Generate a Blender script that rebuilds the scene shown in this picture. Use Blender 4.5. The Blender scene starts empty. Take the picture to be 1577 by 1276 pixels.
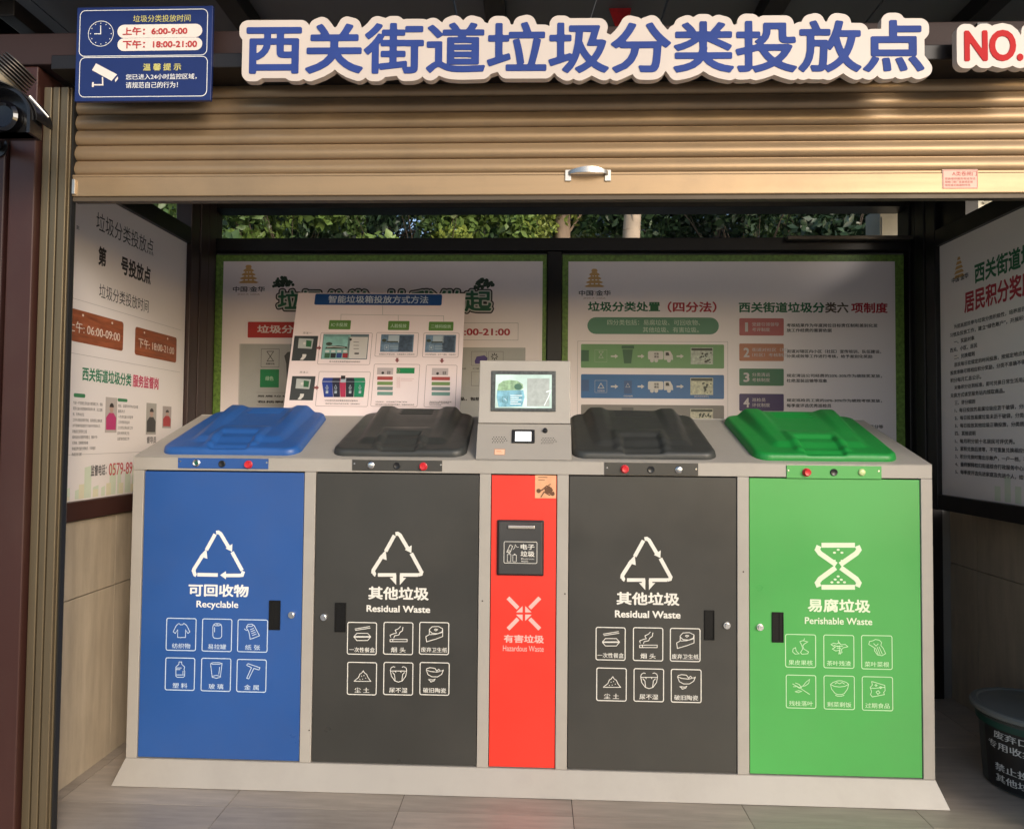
import bpy, bmesh, math, random
import numpy as np
from mathutils import Vector, Matrix

random.seed(7)
rng = np.random.default_rng(7)
S = bpy.context.scene
COL = S.collection
R = math.radians

# ------------------------------------------------------------------ camera
CAM = (0.0, -2.4826, 1.2828)
YAW, PITCH, ROLL, FPX = 0.0369, 0.0317, 0.0093, 1040.77
cam_d = bpy.data.cameras.new('camera')
cam = bpy.data.objects.new('camera', cam_d)
COL.objects.link(cam)
cam_d.sensor_width = 36.0
cam_d.lens = FPX / 1577 * 36.0
cam_d.clip_start = 0.02
cam_d.clip_end = 2000
cam.location = CAM
cam.matrix_world = (Matrix.Translation(CAM) @ Matrix.Rotation(YAW, 4, 'Z') @ Matrix.Rotation(math.pi / 2 + PITCH, 4, 'X')
                    @ Matrix.Rotation(ROLL, 4, 'Z'))
S.camera = cam

# ------------------------------------------------------------------ light
SUN_EL, SUN_AZ = 21.0, 33.0          # azimuth: degrees to the right of straight behind the camera
W = bpy.data.worlds.new('World')
S.world = W
W.use_nodes = True
nt = W.node_tree
for n in list(nt.nodes):
    nt.nodes.remove(n)
sky = nt.nodes.new('ShaderNodeTexSky')
sky.sky_type = 'NISHITA'
sky.sun_disc = False
sky.sun_elevation = R(SUN_EL)
sky.sun_rotation = R(180 - SUN_AZ)
sky.air_density = 1.0
sky.dust_density = 2.2
sky.ozone_density = 1.0
bg = nt.nodes.new('ShaderNodeBackground')
bg.inputs['Strength'].default_value = 0.15
wo = nt.nodes.new('ShaderNodeOutputWorld')
nt.links.new(sky.outputs[0], bg.inputs[0])
nt.links.new(bg.outputs[0], wo.inputs[0])
sd = bpy.data.lights.new('sun', 'SUN')
sd.energy = 0.95
sd.angle = R(20)
sd.color = (1.0, 0.975, 0.95)
sun = bpy.data.objects.new('sun', sd)
COL.objects.link(sun)
sv = Vector((math.sin(R(SUN_AZ)) * math.cos(R(SUN_EL)), -math.cos(R(SUN_AZ)) * math.cos(R(SUN_EL)), math.sin(R(SUN_EL))))
sun.location = sv * 20
sun.rotation_euler = sv.to_track_quat('Z', 'Y').to_euler()
S.view_settings.view_transform = 'Standard'
S.view_settings.look = 'None'
S.view_settings.gamma = 1
S.view_settings.use_curve_mapping = False
S.view_settings.exposure = 0.40

# ------------------------------------------------------------------ materials
def lin(r, g, b):
    f = lambda c: (c / 255 / 12.92) if c / 255 <= 0.04045 else ((c / 255 + 0.055) / 1.055) ** 2.4
    return (f(r), f(g), f(b))

MATS = {}
def mat(name, col, rough=0.5, metal=0.0, var=0.08, scale=6.0, bump=0.0, bscale=60.0, stretch=None, emit=0.0,
        dirt=0.0, coat=0.0, rvar=0.08):
    if name in MATS:
        return MATS[name]
    m = bpy.data.materials.new(name)
    m.use_nodes = True
    t = m.node_tree
    b = t.nodes['Principled BSDF']
    col = tuple(col) + (1,)
    b.inputs['Roughness'].default_value = rough
    b.inputs['Metallic'].default_value = metal
    if coat:
        b.inputs['Coat Weight'].default_value = coat
        b.inputs['Coat Roughness'].default_value = 0.25
    tc = t.nodes.new('ShaderNodeTexCoord')
    mp = t.nodes.new('ShaderNodeMapping')
    if stretch:
        mp.inputs['Scale'].default_value = stretch
    t.links.new(tc.outputs['Object'], mp.inputs[0])
    ns = t.nodes.new('ShaderNodeTexNoise')
    ns.inputs['Scale'].default_value = scale
    ns.inputs['Detail'].default_value = 6
    ns.inputs['Roughness'].default_value = 0.6
    t.links.new(mp.outputs[0], ns.inputs['Vector'])
    mr = t.nodes.new('ShaderNodeMapRange')
    mr.inputs['From Min'].default_value = 0.3
    mr.inputs['From Max'].default_value = 0.7
    mr.inputs['To Min'].default_value = 1 - var
    mr.inputs['To Max'].default_value = 1 + var
    t.links.new(ns.outputs['Fac'], mr.inputs[0])
    mx = t.nodes.new('ShaderNodeMix')
    mx.data_type = 'RGBA'
    mx.blend_type = 'MULTIPLY'
    mx.inputs['Factor'].default_value = 1.0
    mx.inputs['A'].default_value = col
    cmb = t.nodes.new('ShaderNodeCombineColor')
    for k in range(3):
        t.links.new(mr.outputs[0], cmb.inputs[k])
    t.links.new(cmb.outputs[0], mx.inputs['B'])
    out = mx.outputs['Result']
    if dirt:
        n2 = t.nodes.new('ShaderNodeTexNoise')
        n2.inputs['Scale'].default_value = 2.2
        n2.inputs['Detail'].default_value = 8
        n2.inputs['Roughness'].default_value = 0.7
        t.links.new(tc.outputs['Object'], n2.inputs['Vector'])
        r2 = t.nodes.new('ShaderNodeMapRange')
        r2.inputs['From Min'].default_value = 0.48
        r2.inputs['From Max'].default_value = 0.75
        r2.inputs['To Min'].default_value = 0.0
        r2.inputs['To Max'].default_value = dirt
        t.links.new(n2.outputs['Fac'], r2.inputs[0])
        m2 = t.nodes.new('ShaderNodeMix')
        m2.data_type = 'RGBA'
        m2.inputs['B'].default_value = (0.12, 0.1, 0.075, 1)
        t.links.new(r2.outputs[0], m2.inputs['Factor'])
        t.links.new(out, m2.inputs['A'])
        out = m2.outputs['Result']
    t.links.new(out, b.inputs['Base Color'])
    if emit:
        t.links.new(out, b.inputs['Emission Color'])
        b.inputs['Emission Strength'].default_value = emit
    if rvar:
        r3 = t.nodes.new('ShaderNodeMapRange')
        r3.inputs['From Min'].default_value = 0.3
        r3.inputs['From Max'].default_value = 0.7
        r3.inputs['To Min'].default_value = max(0.02, rough - rvar)
        r3.inputs['To Max'].default_value = min(1, rough + rvar)
        t.links.new(ns.outputs['Fac'], r3.inputs[0])
        t.links.new(r3.outputs[0], b.inputs['Roughness'])
    if bump:
        n4 = t.nodes.new('ShaderNodeTexNoise')
        n4.inputs['Scale'].default_value = bscale
        n4.inputs['Detail'].default_value = 3
        t.links.new(mp.outputs[0], n4.inputs['Vector'])
        bp = t.nodes.new('ShaderNodeBump')
        bp.inputs['Strength'].default_value = bump
        bp.inputs['Distance'].default_value = 0.004
        t.links.new(n4.outputs['Fac'], bp.inputs['Height'])
        t.links.new(bp.outputs[0], b.inputs['Normal'])
    MATS[name] = m
    return m

def ink(name, col, rough=0.45):
    return mat('ink_' + name, col, rough, var=0.05, scale=9, rvar=0.03)

FRAME = mat('cabinet_grey_paint', (0.385, 0.358, 0.322), 0.42, var=0.04, scale=2.5, bump=0.08, bscale=400, dirt=0.17)
BLUE = mat('blue_door_paint', (0.022, 0.088, 0.31), 0.38, var=0.07, scale=1.6, bump=0.05, bscale=300, dirt=0.10, rvar=0.14)
DARK = mat('charcoal_door_paint', (0.040, 0.0395, 0.036), 0.38, var=0.08, scale=1.6, bump=0.05, bscale=300, dirt=0.10, rvar=0.14)
RED = mat('red_door_paint', (0.80, 0.038, 0.022), 0.4, var=0.03, scale=2.2, bump=0.05, bscale=300)
GREEN = mat('green_door_paint', (0.066, 0.365, 0.078), 0.38, var=0.06, scale=1.6, bump=0.05, bscale=300, dirt=0.10, rvar=0.14)
LIDB = mat('blue_lid_plastic', (0.022, 0.10, 0.34), 0.42, var=0.08, scale=7, bump=0.12, bscale=90, dirt=0.06)
LIDD = mat('grey_lid_plastic', (0.040, 0.043, 0.042), 0.42, var=0.12, scale=7, bump=0.12, bscale=90, dirt=0.10)
LIDG = mat('green_lid_plastic', (0.012, 0.26, 0.045), 0.42, var=0.08, scale=7, bump=0.12, bscale=90, dirt=0.05)
BLACKGAP = mat('dark_gap', (0.006, 0.006, 0.006), 0.7)
BLACKP = mat('black_plastic', (0.012, 0.012, 0.013), 0.35, var=0.1)
CHROME = mat('chrome', (0.75, 0.75, 0.74), 0.18, 1.0)
REDP = mat('red_button_plastic', (0.60, 0.02, 0.03), 0.3)
WHITE = ink('white', (0.80, 0.80, 0.78))
WHITEC = mat('cream_acrylic', (0.62, 0.54, 0.48), 0.45, var=0.05, scale=3, rvar=0.04)
BROWN = mat('dark_brown_aluminium', (0.036, 0.020, 0.018), 0.38, 0.2, var=0.12, scale=3, stretch=(1, 1, 0.15), dirt=0.1)
BROWNR = mat('red_brown_post_paint', (0.052, 0.019, 0.015), 0.4, 0.1, var=0.15, scale=5, stretch=(1, 1, 0.12), dirt=0.12)
BLK = mat('black_brown_frame', (0.012, 0.010, 0.010), 0.42, 0.2, var=0.15, scale=4, stretch=(1, 1, 0.2))
GOLD = mat('champagne_shutter_metal', (0.38, 0.262, 0.15), 0.47, 0.5, var=0.10, scale=5, stretch=(0.12, 1, 3), bump=0.05, bscale=80, dirt=0.3)
RAILG = mat('bronze_guide_rail_metal', (0.17, 0.132, 0.08), 0.42, 0.6, var=0.15, scale=8, stretch=(3, 1, 0.1), dirt=0.2)
STEEL = mat('brushed_handle_steel', (0.62, 0.58, 0.52), 0.28, 0.9, var=0.1)

# ------------------------------------------------------------------ object helpers
WL = {}
def empty(name, loc):
    o = bpy.data.objects.new(name, None)
    o.empty_display_size = 0.1
    o.location = loc
    COL.objects.link(o)
    WL[o.name] = Vector(loc)
    return o

def tag(o, label=None, cat=None, group=None, kind=None):
    if label: o['label'] = label
    if cat: o['category'] = cat
    if group: o['group'] = group
    if kind: o['kind'] = kind
    return o

class MB:
    def __init__(s):
        s.v, s.f = [], []
    def add(s, verts, faces):
        n = len(s.v)
        s.v += [tuple(p) for p in verts]
        s.f += [tuple(i + n for i in f) for f in faces]
        return s
    def box(s, x0, x1, y0, y1, z0, z1):
        v = [(x0, y0, z0), (x1, y0, z0), (x1, y1, z0), (x0, y1, z0), (x0, y0, z1), (x1, y0, z1), (x1, y1, z1), (x0, y1, z1)]
        return s.add(v, [(0, 3, 2, 1), (4, 5, 6, 7), (0, 1, 5, 4), (1, 2, 6, 5), (2, 3, 7, 6), (3, 0, 4, 7)])
    def obox(s, o, U, V, N, u0, u1, v0, v1, n0, n1):
        P = lambda a, b, c: o + U * a + V * b + N * c
        v = [P(u0, v0, n0), P(u1, v0, n0), P(u1, v1, n0), P(u0, v1, n0), P(u0, v0, n1), P(u1, v0, n1), P(u1, v1, n1), P(u0, v1, n1)]
        return s.add(v, [(0, 3, 2, 1), (4, 5, 6, 7), (0, 1, 5, 4), (1, 2, 6, 5), (2, 3, 7, 6), (3, 0, 4, 7)])
    def prism(s, prof, x0, x1):               # profile in (y, z), anticlockwise seen from +x
        n = len(prof)
        v = [(x0, a, b) for a, b in prof] + [(x1, a, b) for a, b in prof]
        return s.add(v, [tuple(range(n))[::-1], tuple(range(n, 2 * n))] + [(i, (i + 1) % n, n + (i + 1) % n, n + i) for i in range(n)])
    def cyl(s, a, b, r0, r1=None, n=20, cap=True):
        a, b = Vector(a), Vector(b)
        r1 = r0 if r1 is None else r1
        d = (b - a).normalized()
        t = d.orthogonal().normalized()
        w = d.cross(t)
        v = [a + (t * math.cos(2 * math.pi * i / n) + w * math.sin(2 * math.pi * i / n)) * r0 for i in range(n)]
        v += [b + (t * math.cos(2 * math.pi * i / n) + w * math.sin(2 * math.pi * i / n)) * r1 for i in range(n)]
        f = [(i, (i + 1) % n, n + (i + 1) % n, n + i) for i in range(n)]
        if cap:
            f += [tuple(range(n))[::-1], tuple(range(n, 2 * n))]
        return s.add(v, f)
    def lathe(s, prof, c, axis=(0, 0, 1), n=40):
        c = Vector(c); d = Vector(axis).normalized(); t = d.orthogonal().normalized(); w = d.cross(t)
        v = []
        for r, h in prof:
            for i in range(n):
                a = 2 * math.pi * i / n
                v.append(c + d * h + (t * math.cos(a) + w * math.sin(a)) * r)
        f = []
        for k in range(len(prof) - 1):
            for i in range(n):
                j = (i + 1) % n
                f.append((k * n + i, k * n + j, (k + 1) * n + j, (k + 1) * n + i))
        f.append(tuple(range(n))[::-1])
        f.append(tuple(range((len(prof) - 1) * n, len(prof) * n)))
        return s.add(v, f)
    def build(s, name, m, parent=None, origin=None, smooth=False, bevel=0, loc=None):
        org = WL[parent.name] if parent is not None else Vector(origin if origin is not None else (0, 0, 0))
        me = bpy.data.meshes.new(name)
        me.from_pydata([tuple(Vector(p) - org) for p in s.v], [], s.f)
        me.update()
        if smooth:
            for p in me.polygons: p.use_smooth = True
            try: me.set_sharp_from_angle(angle=R(38))
            except Exception: pass
        o = bpy.data.objects.new(name, me)
        COL.objects.link(o)
        if m: me.materials.append(m)
        if parent is not None:
            o.parent = parent
        else:
            o.location = org
        WL[o.name] = org
        if bevel:
            b = o.modifiers.new('bevel', 'BEVEL')
            b.width = bevel; b.segments = 2; b.limit_method = 'ANGLE'; b.angle_limit = R(40)
        return o

# ------------------------------------------------------------------ surveying: a sight line from the photograph cut with a real plane
def ray(u, v):
    a, b = u - 788.5, v - 638
    c, s = math.cos(ROLL), math.sin(ROLL)
    U = a * c + b * s; V = -a * s + b * c
    X, Y, Z = U / FPX, 1.0, -V / FPX
    c, s = math.cos(PITCH), math.sin(PITCH); Y, Z = Y * c - Z * s, Y * s + Z * c
    c, s = math.cos(YAW), math.sin(YAW); X, Y = X * c - Y * s, X * s + Y * c
    return Vector((X, Y, Z))

class Plane:
    def __init__(s, o, U, V):
        s.o = Vector(o); s.U = Vector(U).normalized(); s.V = Vector(V).normalized(); s.N = s.U.cross(s.V).normalized()
    def uv(s, px, py):
        d = ray(px, py); t = (s.o - Vector(CAM)).dot(s.N) / d.dot(s.N)
        p = Vector(CAM) + d * t - s.o
        return (p.dot(s.U), p.dot(s.V))
    def at(s, u, v, n=0): return s.o + s.U * u + s.V * v + s.N * n
def front(y): return Plane((0, y, 0), (1, 0, 0), (0, 0, 1))
LEFTW = lambda x: Plane((x, 0, 0), (0, 1, 0), (0, 0, 1))
RIGHTW = lambda x: Plane((x, 0, 0), (0, -1, 0), (0, 0, 1))

_glyphs = {}
def glyphs(txt, bold=0.0, sp=1.0, res=3):
    k = (txt, bold, sp, res)
    if k not in _glyphs:
        c = bpy.data.curves.new('t', 'FONT')
        c.body = txt; c.offset = bold; c.resolution_u = res; c.fill_mode = 'FRONT'; c.space_character = sp
        ob = bpy.data.objects.new('t', c)
        m = bpy.data.meshes.new_from_object(ob)
        v = np.array([p.co[:2] for p in m.vertices])
        f = [tuple(p.vertices) for p in m.polygons]
        bpy.data.objects.remove(ob); bpy.data.curves.remove(c); bpy.data.meshes.remove(m)
        _glyphs[k] = (v, f)
    return _glyphs[k]

class Print:
    """flat printing of one colour on a real surface"""
    def __init__(s, pl, lift=0.0006):
        s.pl = pl; s.mb = MB(); s.n = lift; s.step = 0.000012
    def _lift(s):
        s.n += s.step; return s.n
    def poly_uv(s, pts):
        n = s._lift()
        s.mb.add([s.pl.at(a, b, n) for a, b in pts], [tuple(range(len(pts)))])
        return s
    def quadstrip(s, A, B, closed=False):
        n = s._lift(); k = len(A)
        s.mb.add([s.pl.at(*p, n) for p in A] + [s.pl.at(*p, n) for p in B],
                 [(i, (i + 1) % k, k + (i + 1) % k, k + i) for i in range(k if closed else k - 1)])
        return s
    def P(s, x, y): return s.pl.uv(x, y)
    def poly(s, pts): return s.poly_uv([s.P(*p) for p in pts])
    def box(s, x0, y0, x1, y1):                # the two photo corners of an upright rectangle on the surface
        u0, v1 = s.P(x0, y0); u1, v0 = s.P(x1, y1)
        return u0, v0, u1, v1
    def rect(s, x0, y0, x1, y1):
        u0, v0, u1, v1 = s.box(x0, y0, x1, y1)
        return s.poly_uv([(u0, v0), (u1, v0), (u1, v1), (u0, v1)])
    def rr_pts(s, b, r, k=5):
        u0, v0, u1, v1 = b
        r = min(r, abs(u1 - u0) / 2, abs(v1 - v0) / 2)
        pts = []
        for cx, cy, a0 in ((u1 - r, v1 - r, 0), (u0 + r, v1 - r, 90), (u0 + r, v0 + r, 180), (u1 - r, v0 + r, 270)):
            for i in range(k + 1):
                a = R(a0 + 90 * i / k)
                pts.append((cx + r * math.cos(a), cy + r * math.sin(a)))
        return pts
    def rrect(s, x0, y0, x1, y1, r=0.01):
        return s.poly_uv(s.rr_pts(s.box(x0, y0, x1, y1), r))
    def rframe(s, x0, y0, x1, y1, r=0.01, w=0.003):
        b = s.box(x0, y0, x1, y1)
        o = s.rr_pts(b, r); i = s.rr_pts((b[0] + w, b[1] + w, b[2] - w, b[3] - w), max(r - w, 0.0005))
        return s.quadstrip(i, o, True)
    def stroke_uv(s, pts, w, closed=False):
        P = [Vector(p).to_2d() if len(p) == 2 else Vector(p) for p in [Vector((a, b)) for a, b in pts]]
        k = len(P); A, B = [], []
        for i in range(k):
            if closed:
                d0 = (P[i] - P[i - 1]); d1 = (P[(i + 1) % k] - P[i])
            else:
                d0 = P[i] - P[i - 1] if i else P[1] - P[0]
                d1 = P[i + 1] - P[i] if i < k - 1 else P[i] - P[i - 1]
            if d0.length < 1e-9: d0 = d1
            if d1.length < 1e-9: d1 = d0
            d0 = d0.normalized(); d1 = d1.normalized()
            t = (d0 + d1)
            t = t.normalized() if t.length > 1e-6 else d1
            nrm = Vector((-t.y, t.x)); c = max(0.45, nrm.dot(Vector((-d1.y, d1.x))))
            A.append(tuple(P[i] - nrm * w / 2 / c)); B.append(tuple(P[i] + nrm * w / 2 / c))
        return s.quadstrip(A, B, closed)
    def stroke(s, pts, w, closed=False): return s.stroke_uv([s.P(*p) for p in pts], w, closed)
    def disc(s, x, y, rx, ry=None, n=24, a0=0, a1=360):
        c = s.P(x, y); e = s.P(x + rx, y); r = abs(e[0] - c[0]); q = r * ((ry or rx) / rx)
        return s.poly_uv([(c[0] + r * math.cos(R(a0 + (a1 - a0) * i / n)), c[1] + q * math.sin(R(a0 + (a1 - a0) * i / n))) for i in range(n)])
    def ring(s, x, y, rx, w, ry=None, n=32):
        c = s.P(x, y); e = s.P(x + rx, y); r = abs(e[0] - c[0]); q = r * ((ry or rx) / rx)
        return s.stroke_uv([(c[0] + r * math.cos(2 * math.pi * i / n), c[1] + q * math.sin(2 * math.pi * i / n)) for i in range(n)], w, True)
    def text_uv(s, txt, b, bold=0.02, sp=1.0, res=3, slant=0.0):
        v, f = glyphs(txt, 0.0, sp, res)
        if len(v) == 0: return s
        lo, hi = v.min(0), v.max(0); d = np.maximum(hi - lo, 1e-6)
        if d[1] < 0.3: lo = lo - np.array([0, 0.4]); d = np.array([d[0], 0.9])
        u0, v0, u1, v1 = b
        g = bold * 0.85 * (v1 - v0) / d[1]; gu = bold * 0.85 * (u1 - u0) / d[0]
        offs = [(0, 0)] if bold < 0.006 else ([(-gu, 0), (gu, 0)] if bold < 0.018 else
                [(-gu, -g * .8), (gu, g * .8), (-gu, g * .8), (gu, -g * .8), (0, 0)] if bold < 0.032 else
                [(gu * math.cos(R(45 * k)), g * math.sin(R(45 * k))) for k in range(8)] + [(0, 0)])
        if bold >= 0.006: u0 += gu; u1 -= gu; v0 += g * .8; v1 -= g * .8
        for du, dv in offs:
            n = s._lift()
            s.mb.add([s.pl.at(u0 + du + (p[0] - lo[0]) / d[0] * (u1 - u0), v0 + dv + (p[1] - lo[1]) / d[1] * (v1 - v0), n) for p in v], f)
        return s
    def text(s, txt, x0, y0, x1, y1, bold=0.02, sp=1.0, res=3, slant=0.0):
        return s.text_uv(txt, s.box(x0, y0, x1, y1), bold, sp, res, slant)
    def build(s, name, m, parent): return s.mb.build(name, m, parent)

# outlined shapes from glyph distance (rounded, uniformly grown letters)
def glyph_loops(txt, w, h, grow, res, outer_only=False, sp=1.0):
    v, f = glyphs(txt, 0.0, sp, 4)
    lo, hi = v.min(0), v.max(0)
    p = (v - lo) / (hi - lo) * np.array([w, h])
    cnt = {}
    for q in f:
        for i in range(len(q)):
            a, b = q[i], q[(i + 1) % len(q)]
            k = (min(a, b), max(a, b)); cnt[k] = cnt.get(k, 0) + 1
    E = np.array([k for k, c in cnt.items() if c == 1])
    A, B = p[E[:, 0]], p[E[:, 1]]
    mg = abs(grow) + res * 3
    xs = np.arange(-mg, w + mg, res); ys = np.arange(-mg, h + mg, res)
    D = np.empty((len(ys), len(xs)))
    AB = B - A; L2 = (AB ** 2).sum(1) + 1e-12
    for j0 in range(0, len(xs), 24):
        X, Y = np.meshgrid(xs[j0:j0 + 24], ys)
        Q = np.stack([X.ravel(), Y.ravel()], 1)
        near = (np.minimum(A[:, 0], B[:, 0]) < xs[min(j0 + 24, len(xs)) - 1] + mg + res) & (np.maximum(A[:, 0], B[:, 0]) > xs[j0] - mg - res)
        a, ab, l2 = A[near], AB[near], L2[near]; bb = B[near]
        if len(a) == 0:
            D[:, j0:j0 + 24] = mg; continue
        t = ((Q[:, None, :] - a[None]) * ab[None]).sum(2) / l2
        t = np.clip(t, 0, 1)
        d = np.sqrt((((a[None] + t[..., None] * ab[None]) - Q[:, None, :]) ** 2).sum(2)).min(1)
        y1, y2 = a[None, :, 1], bb[None, :, 1]; x1, x2 = a[None, :, 0], bb[None, :, 0]
        qy, qx = Q[:, 1:2] + 1e-9, Q[:, 0:1]
        # vertical ray (upwards) crossing test in the slab
        cr = ((x1 > qx + 1e-9) != (x2 > qx + 1e-9)) & (qy < (y2 - y1) * (qx + 1e-9 - x1) / np.where(x2 == x1, 1e-12, x2 - x1) + y1)
        ins = cr.sum(1) % 2 == 1
        D[:, j0:j0 + 24] = np.where(ins, -d, d).reshape(X.shape)
    F = grow - D                                     # inside where F > 0
    seg = {}
    ny, nx = F.shape
    def ip(i0, j0, i1, j1):
        a, b = F[j0, i0], F[j1, i1]; t = a / (a - b)
        return (xs[i0] + (xs[i1] - xs[i0]) * t, ys[j0] + (ys[j1] - ys[j0]) * t)
    pts = {}
    for j in range(ny - 1):
        row = F[j:j + 2] > 0
        mix = np.nonzero(~(row[0, :-1] & row[0, 1:] & row[1, :-1] & row[1, 1:]) & (row[0, :-1] | row[0, 1:] | row[1, :-1] | row[1, 1:]))[0]
        for i in mix:
            c = [F[j, i] > 0, F[j, i + 1] > 0, F[j + 1, i + 1] > 0, F[j + 1, i] > 0]
            ed = [((i, j), (i + 1, j)), ((i + 1, j), (i + 1, j + 1)), ((i + 1, j + 1), (i, j + 1)), ((i, j + 1), (i, j))]
            ins, outs = [], []
            for k in range(4):
                if c[k] and not c[(k + 1) % 4]: outs.append(k)
                if not c[k] and c[(k + 1) % 4]: ins.append(k)
            for o_ in outs:
                # walking with the inside on the left
                cand = min(ins, key=lambda q: (o_ - q) % 4)
                ins.remove(cand)
                ka = tuple(sorted(ed[o_])); kb = tuple(sorted(ed[cand]))
                seg[ka] = kb
                for kk in (ka, kb):
                    if kk not in pts: pts[kk] = ip(kk[0][0], kk[0][1], kk[1][0], kk[1][1])
    loops = []
    while seg:
        k0, k = seg.popitem(); lp = [pts[k0]]; st = k0
        while k != st and k in seg:
            lp.append(pts[k]); k = seg.pop(k)
        if len(lp) > 6: loops.append(lp)
    area = lambda l: 0.5 * sum(l[i - 1][0] * l[i][1] - l[i][0] * l[i - 1][1] for i in range(len(l)))
    ar = [area(l) for l in loops]
    sgn = 1 if ar[int(np.argmax(np.abs(ar)))] > 0 else -1
    if outer_only: loops = [l for l, a in zip(loops, ar) if a * sgn > 0]
    # light simplification
    out = []
    for l in loops:
        q = [l[0]]
        for i in range(1, len(l) - 1):
            a, b, c_ = Vector(q[-1]), Vector(l[i]), Vector(l[i + 1])
            dd = (c_ - a)
            dev = abs(dd.x * (b - a).y - dd.y * (b - a).x) / max(dd.length, 1e-9)
            if dev > res * 0.06 or (b - a).length > res * 6: q.append(l[i])
        if len(q) > 3: out.append(q)
    return out

def loops_mesh(loops, thick):
    c = bpy.data.curves.new('l', 'CURVE'); c.dimensions = '2D'; c.fill_mode = 'BOTH'; c.extrude = thick / 2
    for l in loops:
        sp = c.splines.new('POLY'); sp.points.add(len(l) - 1)
        for i, p in enumerate(l): sp.points[i].co = (p[0], p[1], 0, 1)
        sp.use_cyclic_u = True
    ob = bpy.data.objects.new('l', c)
    m = bpy.data.meshes.new_from_object(ob)
    v = [tuple(q.co) for q in m.vertices]; f = [tuple(q.vertices) for q in m.polygons]
    bpy.data.objects.remove(ob); bpy.data.curves.remove(c); bpy.data.meshes.remove(m)
    return v, f

def shape_on(pl, loops, u0, v0, n0, thick):
    v, f = loops_mesh(loops, thick)
    mb = MB(); mb.add([pl.at(u0 + a, v0 + b, n0 + thick / 2 + c) for a, b, c in v], f)
    return mb

def matte(m, spec, rough):
    b = m.node_tree.nodes['Principled BSDF']; b.inputs['Specular IOR Level'].default_value = spec
    for l in list(b.inputs['Roughness'].links): m.node_tree.links.remove(l)
    b.inputs['Roughness'].default_value = rough
    return m
# ================================================================== GROUND AND FLOOR
g = MB(); g.add([(-300, -300, -0.03), (300, -300, -0.03), (300, 300, -0.03), (-300, 300, -0.03)], [(0, 1, 2, 3)])
tag(g.build('ground', mat('outdoor_ground', (0.46, 0.45, 0.43), 0.85, var=0.25, scale=0.7, bump=0.3, bscale=30)), kind='structure')
grout = mat('floor_grout', (0.07, 0.063, 0.055), 0.85, var=0.2, scale=20)
fl = MB().box(-3.6, 3.6, -2.6, 1.12, -0.028, -0.003).build('floor', grout, origin=(0, 0, 0))
tag(fl, kind='structure')
tiles_m = [mat('floor_tile_%s' % n, c, 0.42, var=0.20, scale=4.5, stretch=(0.9, 7, 1), bump=0.08, bscale=40, dirt=0.22, rvar=0.12)
           for n, c in (('warm', (0.43, 0.36, 0.29)), ('grey', (0.39, 0.33, 0.27)), ('pale', (0.46, 0.39, 0.32)))]
TW = 0.595
tile_meshes = []
for m in tiles_m:
    t = MB().box(0.0012, TW - 0.0012, 0.0012, TW - 0.0012, -0.010, 0.0)
    me = bpy.data.meshes.new('tile'); me.from_pydata(t.v, [], t.f); me.materials.append(m); tile_meshes.append(me)
for j in range(-4, 2):
    for i in range(-6, 6):
        o = bpy.data.objects.new('tile', random.choice(tile_meshes)); COL.objects.link(o); o.parent = fl
        o.location = (0.133 + i * TW, -0.150 + j * TW, random.uniform(-0.0004, 0.0004))

# ================================================================== SHELTER
XL, XR = -1.696, 1.90
def posts(name, label, cat, boxes, m, group=None, bevel=0.003):
    root = empty(name, (sum(boxes[0][1][0:2]) / 2, sum(boxes[0][1][2:4]) / 2, boxes[0][1][4]))
    for nm, b, mm in boxes:
        MB().box(*b).build(nm, mm or m, root, bevel=bevel)
    return tag(root, label, cat, group)

def side_wall(sx, xface, x, y_in, label):
    root = empty('side_wall', (xface, 0.3, 0))
    wm = mat('wood_look_wall_tile', (0.44, 0.36, 0.265), 0.45, var=0.16, scale=5, stretch=(1, 5, 0.6), bump=0.06, bscale=50, dirt=0.18)
    back = (xface - 0.08, xface - 0.012) if sx < 0 else (xface + 0.012, xface + 0.08)
    MB().box(back[0], back[1], -0.40, 1.02, 0.0, 0.955).build('backing', mat('wall_render', (0.25, 0.22, 0.18), 0.8), root)
    for y0, y1 in ((-0.39, 0.20), (0.203, 0.793), (0.796, 1.01)):
        for z0, z1 in ((0.0, 0.668), (0.671, 0.952)):
            a = (xface - 0.012, xface) if sx < 0 else (xface, xface + 0.012)
            MB().box(a[0], a[1], y0, y1, z0 + 0.001, z1).build('tile', wm, root)
    a, b = (x - 0.06, x - 0.004) if sx < 0 else (x + 0.004, x + 0.06)
    c, d = (x - 0.06, x + 0.020) if sx < 0 else (x - 0.020, x + 0.06)
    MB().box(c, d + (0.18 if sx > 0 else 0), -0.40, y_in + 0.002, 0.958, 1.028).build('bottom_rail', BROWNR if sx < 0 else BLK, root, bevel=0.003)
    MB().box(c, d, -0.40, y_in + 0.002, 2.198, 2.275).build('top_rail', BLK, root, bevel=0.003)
    MB().box(a, b, -0.40, y_in + 0.20, 2.625, 2.68).build('roof_beam', BLK, root, bevel=0.003)
    MB().box(a, b, -0.26, y_in + 0.002, 2.44, 2.60).build('upper_rail', BLK, root, bevel=0.003)
    if sx > 0: MB().box(a, b, 0.575, y_in + 0.002, 2.277, 2.438).build('corner_plate', BLK, root)
    for k in range(3):
        y0 = y_in + 0.005 + k * 0.085
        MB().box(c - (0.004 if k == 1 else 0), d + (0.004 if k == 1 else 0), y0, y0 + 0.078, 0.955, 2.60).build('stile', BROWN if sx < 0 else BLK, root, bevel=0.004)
    return tag(root, label, 'wall')
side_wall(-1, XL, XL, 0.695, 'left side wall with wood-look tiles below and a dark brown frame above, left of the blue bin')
side_wall(1, 2.075, XR, 0.765, 'shaded right side wall with dark tiles below and a black frame above, behind the small round bin')

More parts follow.
